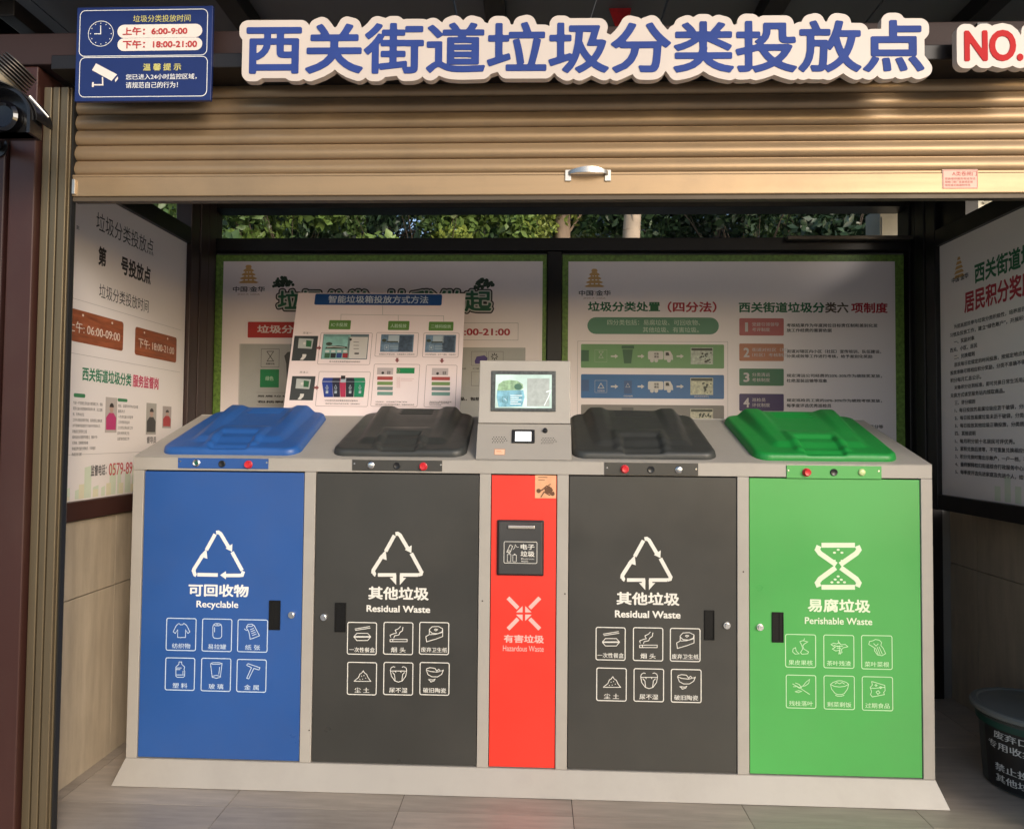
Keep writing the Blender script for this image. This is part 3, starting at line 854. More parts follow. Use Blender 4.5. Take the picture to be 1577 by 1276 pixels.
p.rframe(781, 852.8, 787, 864.8, 0.001, 0.0015); p.rframe(789.5, 853.5, 795.5, 864.8, 0.002, 0.0015); p.rect(791.5, 852.2, 793.5, 853.4)
p.build('pictograms', ink('door_white', 0), d)
p = Print(PF, 0.0005); p.rect(824.2, 731.3, 856.3, 767).build('sticker', mat('peach_sticker', (0.72, 0.37, 0.20), 0.5, var=0.12, scale=30), d)
p = Print(PF, 0.0010)
p.stroke([(828, 757), (835, 754), (842, 748), (850, 752)], 0.005); p.stroke([(833, 765), (838, 757), (846, 762), (853, 757)], 0.004)
p.disc(829.5, 755.5, 3.4); p.disc(851, 760, 3.2); p.stroke([(843, 748), (848, 745)], 0.003); p.poly([(838, 752), (846, 748), (852, 754), (848, 760), (840, 759)])
p.rect(829, 734, 843, 735.2); p.rect(829, 738, 839, 739)
p.build('sticker_drawing', ink('sepia', (0.13, 0.05, 0.02)), d)

d = door(3, DARK, 'charcoal door marked Residual Waste, right of the red door')
p = Print(PF)
recycle(p, 996.5, 827.3, True)
p.text('其他垃圾', 949.4, 910.6, 1046.4, 932.2, 0.035); p.text('Residual Waste', 947, 939, 1048, 951.9, 0.03)
p.build('lettering', ink('door_white', 0), d)
p = Print(PF, 0.0004)
iconset(p, [(917.4, 964.5, 963.3, 1016.8), (974.8, 965, 1021.3, 1017.8), (1031.7, 966, 1078.7, 1018.8),
            (918.4, 1027, 965, 1079.5), (975.8, 1028, 1022.5, 1080.5), (1033, 1029, 1080.3, 1081.8)], RN, RT)
p.build('pictograms', ink('door_white', 0), d)
slot(d, 1084.6, 939, 1100, 985, 1); lock(d, 1119, 962)

d = door(4, GREEN, 'green door marked Perishable Waste')
p = Print(PF)
w = 0.0180
p.stroke([(1265, 839), (1316.5, 839)], 0.0175)
for s_ in (-1, 1):
    cx = 1290.7
    T = lambda a, b: (cx + s_ * a, b)
    p.stroke([T(29.5, 840), T(32, 846), T(28, 851.5), T(3, 869)], w)
    p.stroke([T(4, 873.5), T(28, 891), T(32, 897), T(29.5, 903)], w)
p.stroke([(1265, 903.6), (1316.5, 903.6)], 0.0175)
p.poly([(1286.7, 867), (1280, 861.5), (1286.7, 861.5)]); p.poly([(1294.7, 867), (1301.4, 861.5), (1294.7, 861.5)])
for a, b in ((1290.7, 846), (1285, 850.5), (1296.5, 850.5), (1290.7, 887), (1286, 891.7), (1295.5, 892), (1281, 896), (1290.7, 896), (1300.4, 896)):
    p.disc(a, b, 2.4, 1.6, n=12)
p.text('易腐垃圾', 1243.6, 921, 1340.4, 943.2, 0.035); p.text('Perishable Waste', 1239.3, 949.5, 1343.2, 962, 0.02)
p.build('lettering', ink('greenish_white', (0.68, 0.78, 0.58)), d)
p = Print(PF, 0.0004)
iconset(p, [(1209, 975.4, 1256.8, 1027.9), (1267.9, 976.4, 1315.7, 1029), (1326, 977, 1374.6, 1030.7),
            (1210, 1037.9, 1257, 1090.7), (1268.2, 1039, 1316.4, 1092.5), (1327, 1040.4, 1375.4, 1094.3)],
        ['apple', 'leaves', 'cabbage', 'twig', 'rice', 'cheese'], ['果皮果核', '茶叶残渣', '菜叶菜根', '残枝落叶', '剩菜剩饭', '过期食品'], wf=0.0028, wi=0.0022)
p.build('pictograms', ink('pale_green_white', (0.52, 0.76, 0.46)), d)
slot(d, 1188.6, 941.8, 1206.4, 988.6, -1); lock(d, 1170, 964.6)

# control plates
def control(x0, y0, x1, y1, m, screws, items):
    u0, v0, u1, v1 = Print(front(0)).box(x0, y0, x1, y1)
    v1 = min(v1, ZF - 0.003)
    c = MB().box(u0, u1, -0.0035, -0.0004, v0, v1).build('control_plate', m, ws, bevel=0.0008)
    f = front(-0.0035)
    for x, y in screws:
        u, v = f.uv(x, y)
        MB().cyl((u, -0.0034, v), (u, -0.0056, v), 0.0042, 0.0030, 12).build('screw', CHROME, c, smooth=True)
    for kind, x, y in items:
        u, v = f.uv(x, y)
        if kind == 'red':
            MB().lathe([(0.0150, 0), (0.0150, 0.003), (0.0128, 0.004), (0.0122, 0.013), (0.0105, 0.0145), (0.006, 0.0135)], (u, -0.0036, v), (0, -1, 0), 24).build('red_button', REDP, c, smooth=True)
        elif kind == 'black':
            MB().lathe([(0.0128, 0), (0.0128, 0.003), (0.0108, 0.0045), (0.0085, 0.0042), (0.006, 0.0030)], (u, -0.0036, v), (0, -1, 0), 24).build('sensor', BLACKP, c, smooth=True)
        elif kind == 'lock':
            MB().lathe([(0.0138, 0), (0.0138, 0.003), (0.012, 0.005), (0.0095, 0.006), (0.0085, 0.010), (0.004, 0.011)], (u, -0.0036, v), (0, -1, 0), 24).build('key_lock', CHROME, c, smooth=True)
        elif kind == 'ring':
            MB().lathe([(0.0138, 0), (0.0138, 0.004), (0.0105, 0.006), (0.0078, 0.0045)], (u, -0.0036, v), (0, -1, 0), 24).build('lamp_ring', CHROME, c, smooth=True)
            MB().cyl((u, -0.0036, v), (u, -0.0090, v), 0.0074, 0.0070, 18).build('lamp', mat('dark_green_lens', (0.01, 0.10, 0.07), 0.15), c, smooth=True)
        elif kind == 'pale':
            MB().lathe([(0.0128, 0), (0.0128, 0.003), (0.011, 0.006), (0.007, 0.008)], (u, -0.0036, v), (0, -1, 0), 24).build('lamp', mat('pale_lens', (0.62, 0.72, 0.33), 0.2), c, smooth=True)
control(275, 701.5, 413.5, 722, BLUE, [(277.5, 710), (411, 712)], [('ring', 303, 712.5), ('black', 342, 714), ('red', 383, 715)])
control(543, 704.5, 681, 725.5, DARK, [(546, 713.5), (679, 715.5)], [('lock', 571.5, 716), ('black', 611.5, 717), ('red', 652, 718)])
control(931, 711, 1075, 732, DARK, [(935, 720), (1072, 722)], [('red', 962, 722), ('black', 1002.5, 723), ('lock', 1045.5, 723)])
control(1211, 716, 1357, 737.5, GREEN, [(1214, 724), (1353, 725)], [('red', 1242, 727), ('black', 1284, 727), ('pale', 1327, 727)])

# lids
def smooth(a, b, x):
    t = np.clip((x - a) / (b - a), 0, 1); return t * t * (3 - 2 * t)
def lid(x0, x1, m, label, skew=0.0, seed=0, shrink=0.05):
    nu, nv = 96, 150
    Ld = 0.50; t0 = 0.022
    U, V = np.meshgrid(np.linspace(-1, 1, nu), np.linspace(0, 1, nv))
    hw = (x1 - x0) / 2; cx = (x0 + x1) / 2
    d = np.minimum((1 - np.abs(U)) * hw, np.minimum(V, 1 - V) * Ld)
    rim = 0.024 * np.sqrt(np.clip(1 - (1 - np.clip(d / 0.020, 0, 1)) ** 2, 0, 1))
    # bell: raised body, narrowing to the front
    edge = 0.80 - 0.10 * (1 - V)
    body = smooth(0.0, 0.16, edge - np.abs(U)) * smooth(0.13, 0.24, V)
    z = rim + 0.013 * body
    # shoulders at the back, saddle between them
    sh_ = smooth(0.36, 0.50, np.abs(U)) * smooth(0.0, 0.12, edge - np.abs(U)) * smooth(0.25, 0.85, V)
    z += 0.014 * sh_ * (1 - smooth(0.94, 1.0, V) * 0.5)
    z += 0.006 * smooth(0.3, 0.9, V) * body
    # front grip pocket
    pk_ = smooth(0.0, 0.09, 0.42 - np.abs(U + 0.02)) * smooth(0.0, 0.06, V - 0.045) * smooth(0.0, 0.10, 0.49 - V)
    z += 0.010 * pk_
    inner = smooth(0.0, 0.06, 0.30 - np.abs(U + 0.02)) * smooth(0.0, 0.06, V - 0.0) * smooth(0.0, 0.06, 0.345 - V)
    z -= 0.0125 * inner
    # ribs across the saddle
    rb = smooth(0.0, 0.06, 0.32 - np.abs(U)) * smooth(0.76, 0.80, V) * (1 - smooth(0.95, 0.975, V))
    z -= 0.004 * rb * (0.5 - 0.5 * np.cos((V - 0.78) * 2 * math.pi / 0.056))
    # rounded plan corners
    rc = 0.055
    X = cx + U * hw; T = V * Ld
    for sx in (-1, 1):
        for ty in (0, 1):
            ccx = cx + sx * (hw - rc); cty = rc if ty == 0 else Ld - rc
            mk = ((X - ccx) * sx > 0) & ((T - cty) * (1 if ty else -1) > 0)
            dx, dy = X - ccx, T - cty
            mxx = np.maximum(np.abs(dx), np.abs(dy)); rr = np.sqrt(dx * dx + dy * dy) + 1e-9
            s_ = np.where(mk, mxx / rr, 1.0)
            X = np.where(mk, ccx + dx * s_, X); T = np.where(mk, cty + dy * s_, T)
    X = cx + (X - cx) * (1 - shrink * T / Ld) + skew * T / Ld
    z += 0.0015 * np.sin(U * 3 + seed) * np.cos(V * 4 + seed)
    ca, sa = math.cos(math.atan(sl)), math.sin(math.atan(sl))
    Y = (t0 + T) * ca - z * sa; Z = ZF + (t0 + T) * sa + z * ca + 0.003
    v = [tuple(q) for q in np.stack([X.ravel(), Y.ravel(), Z.ravel()], 1)]
    f = [(j * nu + i, j * nu + i + 1, (j + 1) * nu + i + 1, (j + 1) * nu + i) for j in range(nv - 1) for i in range(nu - 1)]
    mb = MB(); mb.add(v, f)
    b = [i for i in range(nu)] + [j * nu + nu - 1 for j in range(1, nv)] + [(nv - 1) * nu + i for i in range(nu - 2, -1, -1)] + [j * nu for j in range(nv - 2, 0, -1)]
    n0 = len(mb.v); mb.v += [(v[i][0], v[i][1] + 0.010 * sa, v[i][2] - 0.007) for i in b]
    k = len(b); mb.f += [(b[(i + 1) % k], b[i], n0 + i, n0 + (i + 1) % k) for i in range(k)]
    o = mb.build('lid', m, ws, smooth=True)
    for p_ in o.data.polygons: p_.use_smooth = True
    o['label'] = label
    # hinge lugs behind the lid
    return o
lid(-1.428, -0.892, LIDB, 'blue plastic lid', -0.02, 1, 0.06)
lid(-0.772, -0.262, LIDD, 'dark grey plastic lid left of the control head', 0.0, 2)
lid(0.132, 0.668, LIDD, 'dark grey plastic lid right of the control head', 0.008, 3, 0.01)
lid(0.800, 1.322, LIDG, 'green plastic lid', 0.020, 4, -0.06)

# control head (kiosk)
k0 = front(0.004).uv(732.5, 708); k1 = front(0.004).uv(880.3, 710.5)
KX0, KX1, KZ0 = k0[0], k1[0], ZF + 0.003
kt = front(0.075).uv(734.4, 652)[1]
ktop = front(0.12).uv(806, 555.5)[1]
yk = 0.075; yt_ = 0.115
kd = MB().prism([(-0.001, KZ0), (0.34, KZ0 + 0.115), (0.34, kt), (yk, kt)], KX0, KX1).build('keypad_housing', mat('kiosk_lower_shaded_grey', (0.335, 0.310, 0.278), 0.42, var=0.04, scale=2.5, bump=0.08, bscale=400), ws, bevel=0.002)  # cabinet grey darkened: shade of the tilted lower face put into the colour
kh = MB().prism([(yk - 0.004, kt + 0.002), (0.34, kt + 0.002), (0.34, ktop), (yt_, ktop)], KX0 + 0.002, KX1 - 0.002).build('screen_housing', FRAME, ws, bevel=0.003)
KP = Plane((0, -0.001, KZ0), (1, 0, 0), (0, yk + 0.001, kt - KZ0))
HP = Plane((0, yk - 0.004, kt + 0.002), (1, 0, 0), (0, yt_ - yk + 0.004, ktop - kt - 0.002))
def on_plane(pl, x0, y0, x1, y1, n0, n1, name, m, par, bevel=0.001):
    u0, v0, u1, v1 = Print(pl).box(x0, y0, x1, y1)
    return MB().obox(pl.o, pl.U, pl.V, pl.N, u0, u1, v0, v1, n0, n1).build(name, m, par, bevel=bevel)
on_plane(HP, 757, 571, 856, 634, 0.0003, 0.005, 'screen_bezel', mat('dusty_bezel', (0.055, 0.062, 0.060), 0.4, var=0.5, scale=90), kh, 0.004)
Print(HP, 0.0054).rect(763.6, 577, 849.6, 629).build('screen', mat('lit_screen', (0.46, 0.60, 0.55), 0.12, var=0.22, scale=9, emit=0.3, rvar=0.03), kh)
p = Print(HP, 0.0058)
p.poly([(766, 602), (768, 592), (775, 587), (785, 585.5), (797, 587), (805, 592), (806, 598), (800, 602)])
p.build('screen_picture', mat('screen_green', (0.22, 0.34, 0.20), 0.15, var=0.4, scale=70, emit=0.3), kh)
p = Print(HP, 0.0060)
p.poly([(766, 602), (806, 601), (808, 612), (804, 626), (768, 627), (765, 612)])
p.build('screen_picture', mat('screen_blue', (0.16, 0.34, 0.42), 0.15, var=0.45, scale=45, emit=0.3), kh)
p = Print(HP, 0.0062)
p.disc(798, 596, 6, 5); p.stroke([(774, 611), (774, 620), (782, 620), (782, 611)], 0.0012, True)
p.build('screen_picture', mat('screen_dark_green', (0.06, 0.14, 0.09), 0.15, emit=0.2), kh)
p = Print(HP, 0.0061); p.rect(812, 583, 846, 626).build('screen_picture', mat('screen_grey', (0.33, 0.36, 0.34), 0.15, var=0.15, scale=60, emit=0.3), kh)
p = Print(HP, 0.0066)
p.stroke([(838, 625), (844, 613), (848, 603)], 0.0022); p.stroke([(841, 604), (849, 601.5)], 0.003); p.stroke([(777, 614), (780, 617)], 0.0012)
for k in range(5): p.rect(786, 609 + k * 3.2, 804 - (k * 5) % 9, 610 + k * 3.2)
p.build('screen_picture', mat('screen_white', (0.75, 0.82, 0.80), 0.2, emit=0.5), kh)
kb = on_plane(KP, 788.5, 661.8, 823.5, 683, 0.0003, 0.006, 'reader', BLACKP, kd, 0.003)
Print(KP, 0.0064).rect(793.7, 665.6, 818, 680.4).build('reader_display', mat('lit_white_display', (0.9, 0.88, 0.86), 0.3, emit=0.9), kd)
u, v = KP.uv(839.5, 663.5)
c_ = KP.at(u, v); MB().lathe([(0.0095, 0), (0.0095, 0.004), (0.0075, 0.006), (0.007, 0.012), (0.0035, 0.0125)], c_, KP.N, 20).build('camera_lens', BLACKP, kd, smooth=True)
p = Print(KP, 0.0005)
for cx, cy in ((768.5, 677), (844.3, 678.5)):
    for r_ in range(4):
        for q in range(6 - (r_ in (0, 3))):
            p.disc(cx - 10 + q * 4 + (2 if r_ in (0, 2) else 0), cy - 4 + r_ * 2.7, 0.85, n=8)
p.build('speaker_holes', BLACKGAP, kd)
Print(KP, 0.0006).rect(762.3, 691.8, 776.8, 699.6).build('sticker', mat('peach_label', (0.80, 0.50, 0.34), 0.5, emit=0.0), kd)
p = Print(KP, 0.0011); p.rframe(761.6, 691, 777.6, 700.4, 0.001, 0.0012); p.rect(764.5, 694, 772, 694.9); p.rect(764.5, 696.3, 774, 697)
p.build('sticker_print', ink('sticker_orange', (0.62, 0.25, 0.13)), kd)
tag(ws, 'long grey five-door sorted waste station with coloured doors, lids and a central touch screen head', 'waste bin')

# ================================================================== BACK BOARDS
grass = mat('printed_grass_border', (0.14, 0.24, 0.045), 0.5, var=0.5, scale=60, stretch=(1, 1, 1))
paperm = mat('poster_pinkish_white', (0.88, 0.79, 0.78), 0.36, var=0.02, scale=1.5, rvar=0.02)
BK = 0.985
BP = front(BK)
def board(name, px, label):
    x0, y0, x1, y1, ix0, iy0, ix1 = px
    u0, _, u1, _ = Print(BP).box(x0, y0, x1, y1); v1 = BP.uv((x0 + x1) / 2, (y0 + y1) / 2)[1]
    r = empty(name, (0.5 * (u0 + u1), BK, 1.05))
    u0 = max(u0, -1.7055); u1 = min(u1, 1.8675)
    MB().box(u0, u1, BK, BK + 0.012, 1.05, v1).build('panel', grass, r)
    a, _, b, vv_ = Print(BP).box(ix0, iy0, ix1, 640)
    Print(BP, 0.0006).poly_uv([(a, 1.08), (b, 1.08), (b, v1 - 0.034), (a, v1 - 0.034)]).build('printed_sheet', paperm, r)
    return tag(r, label, 'notice board')
lb = board('notice_board', (333, 391, 842, 394, 344.5, 403, 834), 'green-edged notice board at the back left, partly hidden by a pink board')
rb_ = board('notice_board', (866.5, 391, 1391.5, 394, 875.5, 401, 1380), 'green-edged notice board at the back right with four numbered blocks')

INKG = ink('deep_green', (0.012, 0.13, 0.05)); INKR = ink('crimson', (0.42, 0.02, 0.035)); INKK = ink('black', (0.025, 0.02, 0.02))
INKGR = ink('panel_grey', (0.44, 0.44, 0.42)); INKLINE = ink('line_grey', (0.30, 0.28, 0.27)); INKGOLD = ink('pagoda_gold', (0.62, 0.36, 0.13))
def logo(pl, par, x, y, s=1.0, lift=0.0012, pj=None):
    """pagoda emblem and place name; pj maps photo offsets to points"""
    p = Print(pl, lift)
    q = pj or (lambda a, b: (x + a * s, y + b * s))
    for k, (w_, yy) in enumerate(((5, -16), (8.5, -10), (11, -4), (13.5, 2), (15.5, 8))):
        p.poly([q(-w_, yy + 2.8), q(-w_ * 0.55, yy), q(w_ * 0.55, yy), q(w_, yy + 2.8), q(w_ * 0.8, yy + 4.2), q(-w_ * 0.8, yy + 4.2)][::-1])
        if k < 4: 
            for a in (-w_ * 0.5, 0, w_ * 0.5): p.poly([q(a - 1.2, yy + 4.2), q(a + 1.2, yy + 4.2), q(a + 1.2, yy + 6.2), q(a - 1.2, yy + 6.2)][::-1])
    p.build('emblem', INKGOLD, par)
    p = Print(pl, lift)
    a = q(-24, 17); b = q(25, 25.5)
    p.text('中国 金华', a[0], a[1], b[0], b[1], 0.02); 
    p.build('lettering', INKK, par)
    p = Print(pl, lift); a = q(-17, 28); b = q(17, 31); p.text('JINHUA CHINA', a[0], a[1], b[0], b[1], 0.0, res=1)
    a = q(-2.2, 18.5); b = q(2.2, 23.5); p.rframe(a[0], a[1], b[0], b[1], 0.004, 0.002)
    p.build('lettering', ink('faint_brown', (0.35, 0.22, 0.18)), par)

def outlined(pl, par, txt, x0, y0, x1, y1):
    u0, v0, u1, v1 = Print(pl).box(x0, y0, x1, y1)
    for grow, n, m in ((0.0165, 0.0010, INKK), (0.0095, 0.0016, ink('poster_cream', (0.55, 0.56, 0.50))), (0.0028, 0.0022, ink('title_green', (0.015, 0.11, 0.055)))):
        lo2 = glyph_loops(txt, u1 - u0, v1 - v0, grow, 0.0034, outer_only=grow > 0.016)
        v, f = loops_mesh(lo2, 0)
        mb = MB(); mb.add([pl.at(u0 + a, v0 + b, n) for a, b, c in v], f)
        mb.build('title_lettering', m, par)

logo(BP, lb, 383, 424)
outlined(BP, lb, '垃圾分类', 429, 448, 568, 477)
outlined(BP, lb, '从我做起', 592, 448, 756, 479)
for cx, cy in ((436, 436), (745, 439)):
    p = Print(BP, 0.0024)
    rr = random.Random(int(cx))
    for k in range(60):
        a = rr.random() * math.pi; q = rr.random() ** 0.5
        x = cx + 15 * q * math.cos(a) * 1.05; y = cy + 5 - 14 * q * math.sin(a)
        p.disc(x, y, rr.uniform(1.2, 3.2), n=7)
    p.build('tree_picture', mat('printed_tree_green', (0.022, 0.045, 0.025), 0.5, var=0.7, scale=90), lb)
p = Print(BP, 0.0012); p.rrect(382, 495.5, 560, 520.5, 0.005).build('banner', ink('banner_red', (0.46, 0.035, 0.03)), lb)
p = Print(BP, 0.0018)
p.text('垃圾分类投放时间', 396.5, 500.5, 545, 513.5, 0.03)
p.build('lettering', ink('banner_white', (0.70, 0.60, 0.56)), lb)
p = Print(BP, 0.0012); p.text('时间：18:00-21:00', 640, 503.5, 785.5, 517.5, 0.03).build('lettering', INKR, lb)
p = Print(BP, 0.0012); p.rframe(600, 496.5, 798, 524, 0.002, 0.0016); p.rframe(369, 529.5, 560, 632, 0.003, 0.0016); p.rframe(600, 534.5, 808, 660, 0.002, 0.0016)
for y in (604.5, 623.5): p.rect(395, y, 560, y + 0.5)
p.build('ruled_lines', INKLINE, lb)
p = Print(BP, 0.0009); p.rrect(370, 530, 560, 633, 0.004); p.rect(601, 535, 807.5, 659); p.build('grey_field', INKGR, lb)
p = Print(BP, 0.0016)
p.rframe(402.5, 537, 430, 565.5, 0.001, 0.0016)
p.stroke([(411, 541), (421.5, 541), (411.5, 556), (421.5, 556), (411, 541)], 0.003); p.text('易腐垃圾', 409.5, 558.5, 423, 561.5, 0.02)
p.text('易腐垃圾，指易“腐烂”的垃圾', 396, 608, 560, 612.5, 0.03); p.text('包括剩菜剩饭、瓜皮果核等', 396, 616.5, 560, 621.5, 0.05)
for x in (693, 726, 752): p.rframe(x - (6 if x < 700 else 0), 541, x + 23 - (6 if x < 700 else 0), 563, 0.001, 0.0012); p.rframe(x - (6 if x < 700 else 0), 572, x + 23 - (6 if x < 700 else 0), 594, 0.001, 0.0012)
p.poly([(700, 552), (707, 543), (709, 544), (704, 553), (700, 556)]); 
for k in range(8):
    a = R(45 * k); p.stroke([(761.5 + 2.2 * math.cos(a), 549 + 2.2 * math.sin(a)), (761.5 + 5.5 * math.cos(a), 549 + 5.5 * math.sin(a))], 0.005)
p.text('有害垃圾', 702, 566, 718, 569, 0.0); p.text('灯管', 728, 566, 738, 569, 0.0)
p.text('物品，包括', 700, 611, 740, 617, 0.05)
p.build('lettering', INKK, lb)
p = Print(BP, 0.0016); p.poly([(731, 556), (734, 549), (746, 547), (751, 551), (750, 556), (744, 556), (738, 560), (732, 560)]); p.rect(700, 576, 704, 592)
p.build('pictogram', ink('violet', (0.08, 0.05, 0.22)), lb)
p = Print(BP, 0.0016); p.rrect(401, 568.5, 429.5, 596.5, 0.003).build('green_square', ink('flag_green', (0.01, 0.22, 0.07)), lb)
p = Print(BP, 0.0022); p.text('绿色', 409, 579, 421.5, 586, 0.03).build('lettering', ink('pale_green', (0.35, 0.55, 0.38)), lb)
p = Print(BP, 0.0016); p.poly([(438, 548), (443, 542), (452, 541), (452, 630), (444, 630), (441, 560)]); p.build('bin_picture', ink('bin_grey', (0.08, 0.08, 0.075)), lb)

# right board
logo(BP, rb_, 915.5, 430)
p = Print(BP, 0.0012); p.text('垃圾分类处置', 905.4, 464.4, 1016.5, 479.8, 0.035); p.text('西关街道垃圾分', 1137.6, 465.2, 1270, 481.5, 0.035); p.build('lettering', INKG, rb_)
p = Print(BP, 0.0012); p.text('（四分法）', 1028, 464.4, 1103.5, 481, 0.035); p.text('项制度', 1310.5, 466, 1367, 482, 0.035); p.build('lettering', INKR, rb_)
p = Print(BP, 0.0012); p.text('类六', 1270.5, 465.4, 1306.5, 481.8, 0.035).build('lettering', ink('olive_brown', (0.10, 0.07, 0.05)), rb_)
p = Print(BP, 0.0012); p.rrect(904.6, 488.4, 1107, 514.9, 0.05).build('caption_band', ink('teal_green', (0.10, 0.26, 0.16)), rb_)
p = Print(BP, 0.0018); p.text('四分类包括：易腐垃圾、可回收物、', 935.2, 492, 1078, 501, 0.01); p.text('其他垃圾、有害垃圾。', 989.8, 503.4, 1076, 512, 0.01)
p.build('lettering', ink('mint', (0.50, 0.62, 0.50)), rb_)
p = Print(BP, 0.0012); p.rframe(889.5, 525, 1121, 672, 0.002, 0.0014)
p.build('ruled_lines', INKLINE, rb_)
bars = [((894.8, 529.6, 1115, 567.4), 'bar_green', (0.15, 0.33, 0.13)), ((894.8, 576, 1115, 614.3), 'bar_blue', (0.025, 0.13, 0.33)), ((894.8, 622.5, 1115, 662), 'bar_grey', (0.20, 0.185, 0.17))]
for (b, nm, c) in bars:
    p = Print(BP, 0.0012); p.rrect(*b, 0.006).build('process_band', ink(nm, c), rb_)
p = Print(BP, 0.0018)
for yb in (548.5, 595, 641.5):
    for xa, xb in ((940.6, 952), (981.9, 992.5), (1041.8, 1053)):
        p.rect(xa, yb - 1.2, xb - 4, yb + 1.2); p.poly([(xb - 5, yb + 3.4), (xb, yb), (xb - 5, yb - 3.4)])
    p.rrect(997.8, yb - 8, 1021.5, yb + 5, 0.008); p.poly([(1022.5, yb + 5.5), (1036.5, yb + 5.5), (1036, yb - 1), (1032, yb - 8), (1022.5, yb - 8)])
    for x in (1004, 1010.5, 1030): p.disc(x, yb + 6.5, 3)
p.stroke([(925.3, 590), (921, 597.5), (930, 597.5)], 0.003, True); p.rframe(916, 585.5, 934.7, 604.5, 0.001, 0.0011); p.rframe(916, 538.5, 934.7, 557.5, 0.001, 0.0007)
p.stroke([(922, 541), (929, 541), (922, 551), (929, 551), (922, 541)], 0.0014)
p.text('可回收物', 919.5, 600.3, 931, 602.8, 0.0); p.stroke([(966.8, 590), (963.5, 596), (970, 596)], 0.0014, True); p.text('可回收物桶', 960, 608.5, 974, 610.8, 0.0); p.text('再生资源利用中心', 1069, 609, 1092, 612, 0.0)
p.build('truck_and_arrows', ink('band_white', (0.60, 0.58, 0.54)), rb_)
p = Print(BP, 0.0024)
for yb in (548.5, 595): p.text('垃圾', 1007, yb - 5.5, 1014.5, yb - 2, 0.03); p.text('清运', 1007, yb - 1, 1014.5, yb + 2.5, 0.03); p.poly([(1025, yb - 1), (1031, yb - 1), (1029.5, yb - 6), (1025, yb - 6)])
p.build('lettering', INKK, rb_)
p = Print(BP, 0.0018); p.rect(894.8, 539, 906.8, 556.2); p.poly([(958.5, 538), (961, 559.5), (972, 559.5), (974.5, 538)]); p.rrect(957.2, 532, 976.5, 537, 0.004); p.build('bin_picture', ink('dark_green_print', (0.03, 0.12, 0.05)), rb_)
p = Print(BP, 0.0018); p.rect(895.5, 584.5, 907, 602); p.rect(961, 586, 973, 606); p.build('bin_picture', ink('navy_print', (0.03, 0.09, 0.22)), rb_)
p = Print(BP, 0.0018); p.poly([(958.5, 633), (960, 654), (972, 654), (974.5, 633)]); p.rrect(957.2, 627, 975.5, 632, 0.004); p.build('bin_picture', ink('bin_grey', 0), rb_)
for (x0, y0, x1, y1, cc) in ((1063.6, 535, 1098, 561, (0.45, 0.50, 0.42)), (1063, 581.5, 1098, 608, (0.50, 0.50, 0.36)), (1063, 629, 1098, 645, (0.50, 0.48, 0.36))):
    p = Print(BP, 0.0018); p.rect(x0, y0, x1, y1).build('photo_print', mat('photo_print_%d' % int(y0), cc, 0.45, var=0.4, scale=60), rb_)
    p = Print(BP, 0.0024)
    rr = random.Random(int(y0))
    p.rect(x0 + 1, y0 + 1, x1 - 1, y0 + 5)
    for k in range(16): p.disc(rr.uniform(x0 + 14, x1 - 3), rr.uniform(y0 + 8, y1 - 3), rr.uniform(0.8, 2), n=7)
    p.build('photo_print', ink('photo_dark', (0.05, 0.06, 0.04)), rb_)
blk = [(490, 516.8, 'block_rose', (0.50, 0.13, 0.13), '1', '党建引领领导', '考评制度'), (529, 556, 'block_orange', (0.52, 0.20, 0.11), '2', '街道对社区（村）', '（社区）考核制度'),
       (567.3, 594, 'block_green', (0.04, 0.18, 0.085), '3', '分类清运', '考核制度'), (606, 633, 'block_purple', (0.045, 0.022, 0.12), '4', '巡检员', '评优制度'), (646, 672, 'block_grey', (0.16, 0.155, 0.15), '5', '志愿服务', '评比制度')]
for y0, y1, nm, c, num, t1, t2 in blk:
    p = Print(BP, 0.0012); p.rrect(1138.4, y0, 1207 if num != '5' else 1328, y1, 0.006).build('numbered_block', ink(nm, c), rb_)
p = Print(BP, 0.0018)
for y0, y1, nm, c, num, t1, t2 in blk:
    p.text(num, 1144.8 + (2.4 if num == '1' else 0), y0 + 6.5, 1154 - (2.2 if num == '1' else 0), y1 - 6, 0.03)
    p.text(t1, 1158, y0 + 6.5, 1158 + 6.9 * len(t1), y0 + 12.5, 0.01); p.text(t2, 1158, y0 + 14.5, 1158 + 6.9 * len(t2), y0 + 20.5, 0.01)
p.build('lettering', ink('block_white', (0.62, 0.56, 0.55)), rb_)
p = Print(BP, 0.0012)
for t_, x0, y0, x1, y1 in (('考核结果作为年度岗位目标责任制和差别化发', 1211.3, 498, 1351.3, 504), ('放工作经费的重要依据', 1211.3, 505.8, 1280.7, 511.4),
        ('街道对辖区内小区（社区）宣传培训、队伍建设、', 1211.3, 538, 1357, 544.2), ('分类成效等工作进行考核，给予差别化奖励', 1211.3, 545.6, 1343.2, 551.5),
        ('规定清运公司经费的20%-30%作为绩效奖发放，', 1211.3, 575.5, 1358, 581.6), ('杜绝混装运输等现象', 1211.3, 583, 1273.7, 589),
        ('规定巡检员工资的20%-30%作为绩效考核发放，', 1211.3, 613.5, 1358, 619.6), ('每季度评选优秀巡检员', 1211.3, 621.3, 1280, 627.4), ('每月分等', 1331.7, 653.8, 1360, 659.6)):
    p.text(t_, x0, y0, x1, y1, 0.025)
p.build('lettering', INKK, rb_)

